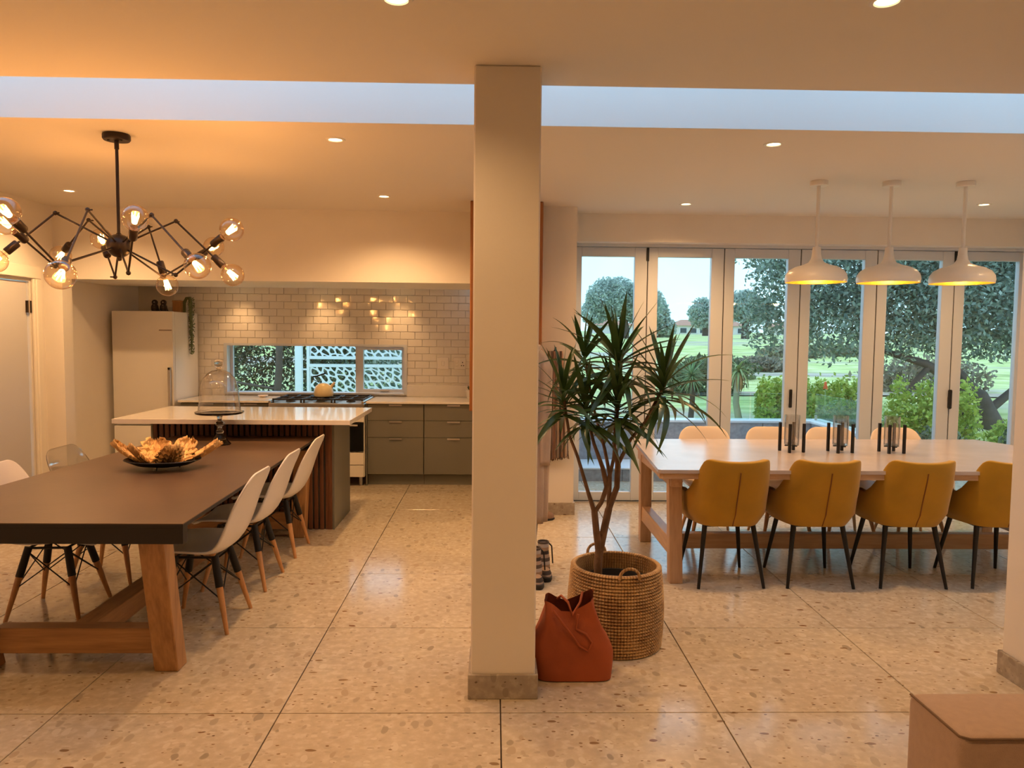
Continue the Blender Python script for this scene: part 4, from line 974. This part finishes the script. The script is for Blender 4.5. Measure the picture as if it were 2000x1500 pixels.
# ================================================================ TOTE BAG
tb = thing('tote_bag', 'rust coloured fabric tote bag slumped against the column', 'bag', (0.335, 0.35, 0))
def bag_rows(off=0.0):
    rows = []
    for j in range(15):
        t = j / 14
        z = 0.005 + 0.345 * t
        hw = 0.168 + 0.012 * math.sin(math.pi * min(1, t * 1.6)) - 0.055 * sstep(0.35, 1.0, t)
        hd = 0.082 * (1 - 0.12 * t) + 0.018 * math.sin(math.pi * t)
        row = []
        for k in range(49):
            a = 2 * math.pi * k / 48; ca, sa = math.cos(a), math.sin(a)
            x = hw * math.copysign(abs(ca) ** 0.42, ca) - 0.022 * t - off * ca
            y = hd * math.copysign(abs(sa) ** 0.42, sa) + 0.012 * t - off * sa
            # slouch folds and sagging mouth
            front = max(0, -sa)
            x += 0.010 * math.sin(6 * t + 3 * a) * t
            y += front * (0.030 * math.exp(-((x + 0.03) / 0.05) ** 2) * sstep(0.45, 0.9, t) + 0.010 * math.sin(20 * x + 9 * t) * t)
            zz = z
            sag = math.exp(-((x + 0.035) / 0.055) ** 2)
            zz -= sstep(0.6, 1.0, t) * (0.055 * sag * (0.6 + 0.4 * front) - 0.028 * sstep(0.02, 0.11, x) - 0.012 * sstep(-0.05, -0.14, x))
            row.append((x, y, zz))
        rows.append(row)
    return rows
R_ = bag_rows()
b_out = MB().grid(R_); n0 = len(b_out.v); b_out.f.append(tuple(range(48))[::-1])
b_out.build('bag_body', 'rust_fabric', tb, 60)
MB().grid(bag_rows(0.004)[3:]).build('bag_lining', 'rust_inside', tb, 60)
MB().path([(-0.10, -0.075, 0.325), (-0.06, -0.095, 0.275), (-0.02, -0.098, 0.225), (0.015, -0.100, 0.175), (0.055, -0.098, 0.150), (0.072, -0.096, 0.190), (0.045, -0.088, 0.225), (0.00, -0.080, 0.245), (0.01, -0.075, 0.31)], 0.0055, 8).build('strap', 'rust_fabric', tb, 60)
MB().path([(-0.07, 0.07, 0.33), (-0.055, 0.05, 0.35), (-0.03, -0.02, 0.345), (-0.015, -0.06, 0.30), (0.03, 0.02, 0.33), (0.045, 0.07, 0.36)], 0.006, 8).build('strap', 'rust_fabric', tb, 60)

# ================================================================ SOFA CORNER
sf = thing('sofa', 'beige fabric sofa seen over its back in the front right corner', 'sofa', (1.62, -1.75, 0))
MB().bb(-0.68, 0.68, 0.245, 0.452, 0.10, 0.72, 0.018, 3).build('backrest', 'sofa_fabric', sf, 50)
MB().bb(-0.68, 0.68, -0.45, 0.244, 0.10, 0.36, 0.02, 2).build('seat_base', 'sofa_fabric', sf, 50)
for k in range(2): MB().bb(-0.66 + 0.66 * k, -0.002 + 0.66 * k, -0.45, 0.24, 0.362, 0.48, 0.035, 3).build('seat_cushion', 'sofa_fabric', sf, 50)
MB().path([(-0.679, 0.44, 0.7185), (-0.679, 0.255, 0.7185), (-0.66, 0.2455, 0.717), (0.66, 0.2455, 0.717)], 0.003, 6).build('piping', 'sofa_seam', sf, 60)
for sx in (-1, 1):
    for y in (-0.38, 0.38): MB().path([(sx * 0.6, y, 0.10), (sx * 0.6, y, 0)], [0.025, 0.018], 12).build('leg', 'oak', sf, 40)

# ================================================================ COAT STAND BEHIND THE COLUMN
cst = thing('coat_stand', 'dark coat stand mostly hidden behind the white column', 'coat stand', (0.085, 1.85, 0))
MB().path([(0, 0, 0.02), (0, 0, 1.62)], 0.016, 12).build('pole', 'bronze_black', cst, 50)
MB().lathe([(0, 0), (0.13, 0), (0.13, 0.012), (0.05, 0.022), (0, 0.024)], 28).build('base', 'bronze_black', cst, 50)
for a in (0.0, 2.1, 4.2):
    MB().path([(0, 0, 1.50), (0.06 * math.cos(a), 0.06 * math.sin(a), 1.50), (0.09 * math.cos(a), 0.09 * math.sin(a), 1.55)], 0.007, 8).build('hook', 'bronze_black', cst, 50)
def drape(name, mat, parent, c, z0, z1, r0, r1, waves, amp, seed, flat=1.0, top=None):
    rows = []
    rr = random.Random(seed); ph = rr.uniform(0, 6)
    for j in range(25):
        t = j / 24; z = z1 + (z0 - z1) * t
        r = r0 + (r1 - r0) * t
        if top: r *= sstep(-0.05, top, t)
        row = []
        for k in range(65):
            a = 2 * math.pi * k / 64
            q = 1 + amp * (0.35 + 0.65 * t) * math.sin(waves * a + ph + 0.8 * math.sin(3 * t + a))
            row.append((c[0] + r * q * math.cos(a), c[1] + r * q * math.sin(a) * flat, z))
        rows.append(row)
    return MB().grid(rows).build(name, mat, parent, 70)
ct = thing('long_coat', 'long beige coat hanging behind the right edge of the column', 'coat', (0.175, 1.83, 0))
solid(drape('coat_body', 'beige_cloth', ct, (0, 0), 0.34, 1.50, 0.150, 0.120, 9, 0.17, 3, 0.62, 0.12), 0.006)
for sx in (-1, 1):
    solid(drape('coat_sleeve', 'beige_cloth', ct, (sx * 0.110, -0.03), 0.72, 1.42, 0.052, 0.042, 5, 0.12, 5 + sx, 1.0, 0.1), 0.004)
MB().path([(-0.075, -0.02, 1.475), (-0.05, -0.075, 1.45), (-0.012, -0.105, 1.30), (-0.005, -0.108, 1.16)], [0.018, 0.02, 0.016, 0.006], 8).path([(0.075, -0.02, 1.475), (0.05, -0.075, 1.45), (0.012, -0.105, 1.30), (0.005, -0.108, 1.16)], [0.018, 0.02, 0.016, 0.006], 8).build('collar', 'beige_cloth', ct, 60)
solid(drape('coat_lining', 'grey_cloth', ct, (0.0, 0.0), 0.22, 0.46, 0.080, 0.075, 5, 0.12, 6), 0.004)
for (x, y, lb) in ((0.225, 1.60, 'striped boot with dark sole, nearer of the pair behind the column'), (0.285, 1.745, 'striped boot with dark sole, further of the pair behind the column')):
    t = thing('striped_boot', lb, 'boot', (x, y, 0), 0.2, 'striped boots behind the column')
    MB().lathe([(0.040, 0.03), (0.046, 0.06), (0.044, 0.12), (0.036, 0.17), (0.037, 0.235), (0.031, 0.235), (0.030, 0.16)], 20).build('boot_shaft', 'boot_stripes', t, 60)
    MB().lathe([(0, 0.0), (0.046, 0.0), (0.050, 0.008), (0.050, 0.028), (0.040, 0.036), (0, 0.036)], 24, (0, -0.03, 0), 0.95, 1.75).build('sole', 'rubber', t, 50)
    MB().lathe([(0.045, 0.03), (0.046, 0.045), (0.036, 0.065), (0.015, 0.078), (0, 0.08)], 24, (0, -0.045, 0), 0.9, 1.4).build('boot_toe', 'boot_stripes', t, 60)
    MB().path([(0.036, 0, 0.22), (0.055, -0.005, 0.20), (0.058, -0.01, 0.14), (0.062, -0.01, 0.09)], 0.005, 6).build('strap', 'black_metal', t, 60)
sc_ = thing('fringed_throw', 'brown striped fringed throw hanging on the wall stub behind the plant', 'throw', (0.475, 3.34, 0))
rows = []
for j in range(30):
    t = j / 29; rows.append([((-0.055 - 0.045 * t) + (0.11 + 0.11 * t) * k / 40, 0.02 * math.sin(k * 1.1 + 2 * t) * (0.4 + 0.6 * t) - 0.01, 1.42 - 0.93 * t + 0.04 * t * k / 40) for k in range(41)])
o = MB().grid(rows).build('throw_cloth', 'fringe_stripes', sc_, 70); solid(o, 0.02)
fm = MB()
for k in range(46):
    x = -0.10 + 0.22 * k / 45; z = 0.50 + 0.04 * k / 45
    fm.path([(x, random.gauss(0, 0.014), z + 0.03), (x + random.gauss(0, 0.005), random.gauss(0, 0.018), z - 0.02 - random.random() * 0.015)], [0.006, 0.003], 5)
o = fm.build('fringe', 'bark', sc_); o['kind'] = 'stuff'
MB().path([(0, 0.094, 1.42), (0, 0.0, 1.42), (0, -0.02, 1.45)], 0.008, 8).build('wall_hook', 'black_metal', sc_, 50)
sh_ = thing('slipper', 'brown slipper on the floor by the wall stub', 'shoe', (0.385, 3.24, 0), math.radians(-75))
MB().lathe([(0, 0.0), (0.040, 0.0), (0.044, 0.008), (0.043, 0.018), (0, 0.02)], 24, (0, 0, 0), 0.95, 2.3).build('sole', 'rubber', sh_, 50)
MB().lathe([(0.041, 0.018), (0.042, 0.035), (0.032, 0.058), (0.014, 0.070), (0, 0.072)], 24, (0, 0.035, 0), 0.95, 1.4).build('upper', 'shoe_suede', sh_, 60)
MB().lathe([(0.034, 0.018), (0.035, 0.06), (0.030, 0.062)], 20, (0, -0.05, 0), 1, 1).build('heel_counter', 'shoe_suede', sh_, 60)

# ================================================================ OUTSIDE
def ground_h(x, y):
    h = 0.30 + 1.15 * sstep(9, 46, y) + max(0, y - 46) * 0.011
    h -= 0.42 * sstep(3.75, 4.6, x) * sstep(12, 6.0, y)
    return h
def ground(name, xs, ys, mat, label):
    P = [[(x, y, ground_h(x, y) + 0.02 * math.sin(x * 1.3) * math.cos(y * 0.9)) for x in xs] for y in ys]
    o = MB().grid(P).build(name, mat, None, 80)
    return struct(o, label)
ground('ground_field', list(np.linspace(-40, 90, 60)), [5.77 + 0.35 * k + 0.055 * k * k for k in range(52)], 'field_grass', 'sloping green field beyond the terrace')
ground('ground_garden', list(np.linspace(3.83, 14, 22)), list(np.linspace(4.06, 5.77, 10)), 'sand', 'sandy garden bed right of the terrace')
struct(MB().bb(0.6, 3.6, 4.05, 4.97, -0.09, -0.03).build('floor_terrace', 'paving'), 'pale paved terrace outside the folding doors')
pw = thing('planter_wall', 'grey stone planter wall with a white cap around the terrace', 'wall', (0, 0, 0))
MB().bb(-0.14, 3.62, 4.97, 5.53, -0.09, 0.128).build('bench_core', 'granite', pw)
MB().bb(0.2, 3.62, 5.55, 5.75, -0.09, 0.572).bb(3.625, 3.80, 4.06, 5.75, -0.09, 0.572).build('wall_core', 'granite', pw)
for k in range(6):
    x0 = 0.2 + 0.57 * k
    MB().bb(x0 + 0.003, x0 + 0.567, 5.527, 5.55, 0.145, 0.57, 0.003).build('stone_slab', 'granite', pw)
    MB().bb(x0 + 0.003, x0 + 0.567, 4.95, 4.97, -0.028, 0.126, 0.003).build('stone_slab', 'granite', pw)
for k in range(3):
    MB().bb(3.603, 3.625, 4.07 + 0.48 * k, 4.545 + 0.48 * k, -0.028, 0.57, 0.003).build('stone_slab', 'granite', pw)
MB().bb(-0.14, 3.62, 4.94, 5.527, 0.128, 0.145, 0.003).build('bench_top', 'cap_stone', pw)
MB().bb(0.2, 3.82, 5.515, 5.77, 0.572, 0.60, 0.004).bb(3.59, 3.82, 4.06, 5.515, 0.572, 0.60, 0.004).build('wall_cap', 'cap_stone', pw)
gbx = thing('glass_balustrade', 'frameless glass balustrade on the planter wall', 'balustrade', (0, 0, 0))
for x0, x1 in ((2.30, 2.93), (2.95, 3.66)): MB().bb(x0, x1, 5.644, 5.656, 0.602, 0.905).build('glass_panel', 'rail_glass', gbx)
for y0, y1 in ((4.88, 5.63), (4.1, 4.86)): MB().bb(3.694, 3.706, y0, y1, 0.602, 0.905).build('glass_panel', 'rail_glass', gbx)
for y in (5.62, 4.87, 4.12): MB().bb(3.69, 3.712, y - 0.012, y + 0.012, 0.6, 0.66).build('clamp', 'steel', gbx)

def leaf_cloud(blobs, n, size, shell=0.55, asp=0.45):
    tot = sum(b[1][0] * b[1][1] * b[1][2] for b in blobs)
    C = []
    for c, r in blobs:
        m = max(8, int(n * (r[0] * r[1] * r[2]) / tot))
        d = RNG.normal(size=(m, 3)); d /= np.linalg.norm(d, axis=1)[:, None]
        rad = shell + (1 - shell) * RNG.random((m, 1)) ** 0.6
        rad *= 1 + 0.10 * np.sin(d[:, :1] * 9 + d[:, 1:2] * 7)
        C.append(np.array(c) + d * rad * np.array(r))
    C = np.concatenate(C); m = len(C)
    a = RNG.normal(size=(m, 3)); a /= np.linalg.norm(a, axis=1)[:, None]
    b = np.cross(a, RNG.normal(size=(m, 3))); b /= np.linalg.norm(b, axis=1)[:, None]
    s = size * (0.6 + 0.8 * RNG.random((m, 1)))
    V = np.stack([C - a * s, C + b * s * asp, C + a * s, C - b * s * asp], 1).reshape(-1, 3)
    return V, m
def cloud_obj(name, blobs, n, size, mat, parent, shell=0.55, asp=0.45):
    V, m = leaf_cloud(blobs, n, size, shell, asp)
    me = bpy.data.meshes.new(name)
    me.vertices.add(4 * m); me.vertices.foreach_set('co', V.astype(np.float32).ravel())
    me.loops.add(4 * m); me.loops.foreach_set('vertex_index', np.arange(4 * m, dtype=np.int32))
    me.polygons.add(m); me.polygons.foreach_set('loop_start', np.arange(0, 4 * m, 4, dtype=np.int32))
    me.update(calc_edges=True); me.validate()
    me.materials.append(M(mat))
    o = link(name, me, parent); o['kind'] = 'stuff'; return o
def tree(name, label, base, trunk, blobs, n, size, mat, bark='tree_bark', group=None, shell=0.55, cat='tree', asp=0.45):
    t = thing(name, label, cat, base, 0, group)
    B = Vector(base)
    for pts, rad in trunk: MB().path([Vector(p) - B for p in pts], rad, 10).build('trunk' if pts is trunk[0][0] else 'branch', bark, t, 60)
    cloud_obj('foliage', [(tuple(Vector(c) - B), r) for c, r in blobs], n, size, mat, t, shell, asp)
    return t
# big tree by the doors
tr = [([(8.35, 9.0, -0.35), (8.1, 9.0, 0.15), (7.85, 9.0, 0.62), (7.3, 9.0, 0.92), (6.95, 9.0, 1.15), (6.3, 9.1, 1.35), (5.9, 9.2, 1.9)], [.20, .16, .13, .09, .065, .045, .03]),
      ([(7.85, 9.0, 0.62), (7.4, 9.0, 1.1), (7.1, 9.1, 1.7), (7.0, 9.2, 2.3)], [.09, .07, .05, .03]),
      ([(8.05, 9.0, 0.45), (8.5, 8.9, 0.9), (9.0, 8.9, 1.4)], [.07, .055, .035]),
      ([(7.0, 9.0, 1.12), (6.75, 9.0, 0.85), (6.6, 9.0, 0.55)], [.05, .045, .04])]
bl = [((4.95, 9.6, 2.35), (.75, .8, .85)), ((5.6, 9.4, 1.75), (.8, .8, .62)), ((5.9, 9.6, 2.7), (1.1, 1.1, 1.0)), ((6.9, 9.3, 2.2), (1.1, 1.0, .85)), ((7.8, 9.2, 2.0), (1.2, 1.0, .85)),
      ((7.3, 9.8, 3.1), (1.6, 1.3, 1.0)), ((8.9, 9.2, 2.1), (1.2, 1.0, .95)), ((9.2, 10, 3.2), (1.6, 1.3, 1.1)), ((5.2, 10.2, 3.3), (1.1, 1.0, .8)), ((6.4, 9.0, 1.62), (.6, .6, .42)), ((4.55, 9.8, 1.75), (.35, .5, .5)), ((10.2, 9.4, 2.2), (1.1, 1, 1.0))]
tree('broad_tree', 'large grey green tree with a leaning trunk outside the folding doors', (8.35, 9.0, -0.35), tr, bl, 66000, 0.044, 'olive_leaf', 'tree_bark', None, 0.35)
# distant trees and houses
tree('round_tree', 'big round topped tree on the field beyond the plant', (8.2, 45, 1.4), [([(8.2, 45, 1.3), (8.25, 45, 2.2), (8.0, 45, 3.4)], [.35, .28, .2])], [((7.5, 45, 3.95), (1.75, 1.6, 1.35)), ((9.2, 45.2, 3.7), (1.5, 1.4, 1.35)), ((6.3, 45, 3.1), (.9, .9, .8))], 16000, 0.10, 'hazed_leaf', 'tree_bark', 'trees on the field')
tree('field_tree', 'rounded tree beside the red roofed house', (20.5, 70, 1.7), [([(20.5, 70, 1.6), (20.5, 70, 3.2)], [.35, .25])], [((20.3, 70, 3.9), (1.5, 1.5, 1.5)), ((21.6, 70, 3.4), (1.2, 1.2, 1.2))], 5000, 0.16, 'hazed_leaf', 'tree_bark', 'trees on the field')
tree('field_tree', 'mid green tree with a short trunk seen through the third door', (17.7, 50, 1.5), [([(17.7, 50, 1.4), (17.7, 50, 3.0)], [.30, .22])], [((17.5, 50, 3.75), (1.35, 1.3, 1.1)), ((18.6, 50, 3.4), (1.1, 1.1, .9))], 5000, 0.15, 'hazed_leaf', 'tree_bark', 'trees on the field')
tree('field_tree', 'dense tree left of the red roofed house', (11.9, 52, 1.5), [([(11.9, 52, 1.4), (11.9, 52, 2.6)], [.3, .2])], [((11.8, 52, 3.0), (.9, .9, 1.5)), ((12.4, 52, 2.2), (.8, .8, .8))], 4000, 0.15, 'hazed_leaf', 'tree_bark', 'trees on the field')
def house(x, y, w, d, h, rh, label, rz=0.0):
    z = ground_h(x, y) - 0.3
    t = thing('house', label, 'house', (x, y, z), rz, 'houses beyond the field')
    MB().bb(-w / 2, w / 2, -d / 2, d / 2, 0, h).build('wall', 'house_wall', t)
    m = MB(); a = 0.4
    m.add([(-w / 2 - a, -d / 2 - a, h), (w / 2 + a, -d / 2 - a, h), (w / 2 + a, d / 2 + a, h), (-w / 2 - a, d / 2 + a, h), (-w / 4, 0, h + rh), (w / 4, 0, h + rh)], [(3, 2, 1, 0), (0, 1, 5, 4), (1, 2, 5), (2, 3, 4, 5), (3, 0, 4)])
    m.build('roof', 'house_roof', t)
    for k in range(3):
        f = MB().bb(-w / 2 + w * (k + 0.5) / 3 - 0.45, -w / 2 + w * (k + 0.5) / 3 + 0.45, -d / 2 - 0.06, -d / 2 + 0.02, h * 0.3, h * 0.8).build('window', 'gate_white', t)
        MB().bb(-w / 2 + w * (k + 0.5) / 3 - 0.38, -w / 2 + w * (k + 0.5) / 3 + 0.38, -d / 2 - 0.08, -d / 2 - 0.05, h * 0.34, h * 0.77).build('pane', 'window_dark', f)
house(23.9, 90, 3.6, 5, 1.35, 0.75, 'red roofed house on the left across the field')
house(29.2, 93, 4.4, 5, 1.35, 0.75, 'red roofed house partly behind the field tree')
house(36.5, 90, 4.5, 5, 1.3, 0.7, 'pale house seen through the third door')
house(14.5, 92, 5, 5, 1.3, 0.7, 'pale house behind the round tree')
# scrub on the field
for k, (x, y, r, lb) in enumerate(((11.5, 26, (1.4, .8, .32), 'brown scrub patch in the middle of the field'), (14.0, 27, (1.0, .6, .25), 'small brown scrub patch under the broad tree'), (8.2, 20, (1.0, .7, .28), 'grey scrub patch behind the hedge'), (9.8, 14, (1.6, .8, .5), 'grey green scrub behind the hedge and the broad tree'), (6.0, 17, (1.0, .6, .4), 'scrub patch behind the spiky yucca'), (4.4, 13, (.9, .6, .5), 'green scrub left of the spiky yucca'))):
    t = thing('scrub', lb, 'shrub', (x, y, ground_h(x, y)), 0, 'scrub on the field'); cloud_obj('foliage', [((0, 0, r[2] * 0.6), r)], 2200, 0.07, 'scrub' if k < 4 else 'shrub_leaf', t, 0.3)
# sandy path
P = [[(x, y + 0.15 * math.sin(x), ground_h(x, y) + 0.03) for y in (12.6, 13.0, 13.4)] for x in np.linspace(4, 16, 20)]
struct(MB().grid(P).build('ground_path', 'sand'), 'pale sandy path across the garden')
# hedge
for x0, x1, y, z1, lb in ((3.75, 4.50, 7.6, 0.98, 'yellow green hedge between the aloe and the first pendant'), (4.62, 5.30, 7.75, 0.98, 'yellow green hedge behind the glass balustrade'), (5.3, 6.35, 6.9, 1.02, 'bright bushy hedge under the leaning trunk')):
    t = thing('hedge', lb, 'hedge', ((x0 + x1) / 2, y, ground_h((x0 + x1) / 2, y) - 0.05), 0, 'hedge along the garden')
    hz = z1 - (ground_h((x0 + x1) / 2, y) - 0.05)
    bs = [((-(x1 - x0) / 2 + (x1 - x0) * (k + 0.5) / 4, random.uniform(-.1, .1), hz * 0.5), ((x1 - x0) / 6.2, 0.32, hz * 0.52)) for k in range(4)]
    cloud_obj('foliage', bs, 5200, 0.032, 'hedge_leaf', t, 0.3, 0.6)
    MB().path([(0, 0, 0), (0, 0, hz * 0.6)], 0.03, 8).build('stem', 'tree_bark', t)
# low shrubs right of terrace
for x, y, r, lb in ((5.1, 5.6, (.45, .4, .35), 'grey green shrub below the right folding door'), (6.5, 5.9, (.4, .35, .38), 'rounded shrub at the foot of the leaning trunk'), (4.4, 6.4, (.45, .4, .45), 'strappy green clump behind the balustrade corner'), (7.3, 7.2, (.5, .4, .3), 'low bright shrub beside the leaning trunk')):
    t = thing('shrub', lb, 'shrub', (x, y, ground_h(x, y)), 0, 'garden shrubs'); cloud_obj('foliage', [((0, 0, r[2] * 0.8), r)], 2600, 0.04, 'shrub_leaf' if x < 7 else 'hedge_leaf', t, 0.3)
# dark twiggy bush in front of the tree (brown area)
t = thing('twiggy_bush', 'dark brown twiggy bush below the fifth folding door', 'shrub', (6.75, 8.0, -0.1)); cloud_obj('foliage', [((0, 0, .45), (.45, .35, .5))], 2500, 0.05, 'tree_bark', t, 0.2, 0.15)
# yucca
def spiky(name, label, loc, trunk, head, n, ln, w, mat, bark, cat, droop=0.25, dead=0):
    t = thing(name, label, cat, loc)
    MB().path(trunk[0], trunk[1], 10).build('trunk', bark, t, 60)
    P = []
    for i in range(6):
        q = i / 5; ww = w * (1 - q) ** 0.6 * (0.7 + 0.3 * math.sin(math.pi * q)) + 0.0006
        P.append([(q * math.cos(droop * q), -ww, -q * math.sin(droop * q) + ww * 0.4), (q * math.cos(droop * q), 0, -q * math.sin(droop * q)), (q * math.cos(droop * q), ww, -q * math.sin(droop * q) + ww * 0.4)])
    lm = MB().grid(P).mesh('leaf', mat, 60); dm = None
    rr = random.Random(n)
    if dead: dm = MB().grid(P).mesh('leaf', 'dead_leaf', 60)
    for k in range(n):
        u = 1 - 2 * (k + 0.5) / n; u = u * 0.92 + 0.06
        el = math.asin(max(-1, min(1, u))); az = k * 2.39996
        o = link('leaf', dm if (dm and el < -0.5) else lm, t)
        o.matrix_local = Matrix.Translation(Vector(head) + Vector((0, 0, 0.03 * u))) @ Matrix.Rotation(az, 4, 'Z') @ Matrix.Rotation(-el, 4, 'Y') @ Matrix.Scale(ln * rr.uniform(.85, 1.1), 4)
    return t
spiky('yucca', 'spiky round headed yucca seen through the second door', (3.0, 8.5, 0.3), ([(0, 0, 0), (0.02, 0, 0.3), (0, 0, 0.62)], [.045, .04, .035]), (0, 0, 0.66), 90, 0.36, 0.035, 'yucca_leaf', 'tree_bark', 'plant', 0.15)
spiky('aloe_tree', 'tall aloe with pale leaning trunk and brown dead leaves', (3.50, 7.9, 0.30), ([(0.06, 0, 0), (0.0, 0, 0.3), (0.02, 0, 0.72)], [.055, .045, .04]), (0.03, 0, 0.76), 46, 0.34, 0.06, 'aloe_leaf', 'aloe_trunk', 'plant', 0.7, 1)
for x, y, z, lb in ((3.98, 7.3, 0.90, 'orange flower spike above the hedge by the third door'), (4.55, 7.3, 0.905, 'orange flower spike above the hedge by the fourth door')):
    t = thing('aloe_flower', lb, 'flower', (x, y, 0.35), 0, 'orange aloe flowers')
    MB().path([(0, 0, 0), (0, 0, z - 0.37)], 0.008, 6).build('stalk', 'aloe_leaf', t)
    m = MB()
    for k in range(40):
        a = k * 2.4; zz = z - 0.40 + 0.10 * k / 40; r = 0.034 * (1 - 0.6 * k / 40)
        m.path([(0, 0, zz), (r * math.cos(a), r * math.sin(a), zz - 0.012)], [0.006, 0.004], 5)
    m.build('flower_head', 'orange_flower', t)
# behind the kitchen window: bushes, tree and white laser cut gate
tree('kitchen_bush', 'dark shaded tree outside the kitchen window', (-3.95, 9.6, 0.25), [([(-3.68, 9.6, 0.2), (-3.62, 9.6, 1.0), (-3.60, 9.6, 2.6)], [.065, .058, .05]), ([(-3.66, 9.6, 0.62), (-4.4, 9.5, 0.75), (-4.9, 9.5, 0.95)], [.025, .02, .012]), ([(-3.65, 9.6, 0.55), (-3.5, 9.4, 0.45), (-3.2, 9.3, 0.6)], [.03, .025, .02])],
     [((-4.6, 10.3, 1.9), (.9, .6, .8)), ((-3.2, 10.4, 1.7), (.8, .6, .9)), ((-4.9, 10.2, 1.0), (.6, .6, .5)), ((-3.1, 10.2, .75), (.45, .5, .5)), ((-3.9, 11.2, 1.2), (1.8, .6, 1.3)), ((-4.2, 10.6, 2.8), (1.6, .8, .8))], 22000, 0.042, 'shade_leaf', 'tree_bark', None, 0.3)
t = thing('leafy_bank', 'green leafy bank behind the white gate', 'shrub', (-1.6, 13.5, 0.3)); cloud_obj('foliage', [((0, 0, .7), (2.6, .8, .9)), ((-1.5, .6, 1.3), (1.2, .6, .9)), ((1.6, .4, 1.2), (1.6, .7, .9))], 9000, 0.08, 'hazed_leaf', t, 0.3)
def clip(poly, p, n):
    out = []
    for i in range(len(poly)):
        a, b = poly[i], poly[(i + 1) % len(poly)]
        da = (a[0] - p[0]) * n[0] + (a[1] - p[1]) * n[1]; db = (b[0] - p[0]) * n[0] + (b[1] - p[1]) * n[1]
        if da <= 0: out.append(a)
        if da * db < 0:
            q = da / (da - db); out.append((a[0] + (b[0] - a[0]) * q, a[1] + (b[1] - a[1]) * q))
    return out
def perforated(w, h, nx, nz, seed):
    rr = random.Random(seed); pts = []
    for i in range(nx):
        for j in range(nz):
            x = (i + 0.5 + 0.5 * (j % 2) - 0.25 + rr.uniform(-.33, .33)) / nx * w; z = (j + 0.5 + rr.uniform(-.33, .33)) / nz * h
            pts.append((x, z))
    A = 0.55                                   # slant: stretch the metric along a diagonal for elongated holes
    m = MB()
    for i, p in enumerate(pts):
        poly = [(0, 0), (w, 0), (w, h), (0, h)]
        for k, q in enumerate(pts):
            if k == i: continue
            d = (q[0] - p[0], q[1] - p[1])
            if abs(d[0]) > 3.2 * w / nx or abs(d[1]) > 3.2 * h / nz: continue
            mid = ((p[0] + q[0]) / 2, (p[1] + q[1]) / 2)
            # anisotropic metric
            nn = (d[0] * 1.0 + A * d[1], A * d[0] + d[1] * 1.0)
            poly = clip(poly, mid, nn)
            if len(poly) < 3: break
        if len(poly) < 3: continue
        cx = sum(v[0] for v in poly) / len(poly); cz = sum(v[1] for v in poly) / len(poly)
        # resample outline, hole = shrunk + rounded
        per = []
        for a, b in zip(poly, poly[1:] + poly[:1]):
            for s_ in range(4): per.append((a[0] + (b[0] - a[0]) * s_ / 4, a[1] + (b[1] - a[1]) * s_ / 4))
        n = len(per)
        hole = per
        for _ in range(3): hole = [((hole[k - 1][0] + 2 * hole[k][0] + hole[(k + 1) % n][0]) / 4, (hole[k - 1][1] + 2 * hole[k][1] + hole[(k + 1) % n][1]) / 4) for k in range(n)]
        hole = [(cx + (x - cx) * 0.76, cz + (z - cz) * 0.76) for x, z in hole]
        V = [(x, 0, z) for x, z in per] + [(x, 0, z) for x, z in hole]
        m.add(V, [(k, (k + 1) % n, n + (k + 1) % n, n + k) for k in range(n)])
    return m
gt = thing('garden_gate', 'white laser cut metal gate outside the kitchen window', 'gate', (-2.93, 8.0, 0.25))
MB().bb(0.0, 0.10, -0.04, 0.04, 0, 1.75, 0.004).build('gate_post', 'gate_white', gt)
MB().bb(0.165, 0.205, -0.02, 0.02, 0.05, 1.45, 0.003).bb(1.86, 1.90, -0.02, 0.02, 0.05, 1.45, 0.003).build('gate_frame', 'gate_white', gt)
for z0, z1, nz, sd in ((0.10, 0.86, 9, 4), (0.93, 1.42, 6, 9)):
    pn = perforated(1.64, z1 - z0, 15, nz, sd).build('cut_panel', 'gate_white', gt, None, (0.213, 0, z0)); solid(pn, 0.010)
    for zz in (z0, z1 - 0.045): MB().bb(0.205, 1.86, -0.014, 0.014, zz, zz + 0.045).build('gate_rail', 'gate_white', gt)
for z in (1.22, 0.78): MB().bb(0.10, 0.165, -0.012, 0.012, z - 0.012, z + 0.012).build('hinge', 'gate_white', gt)
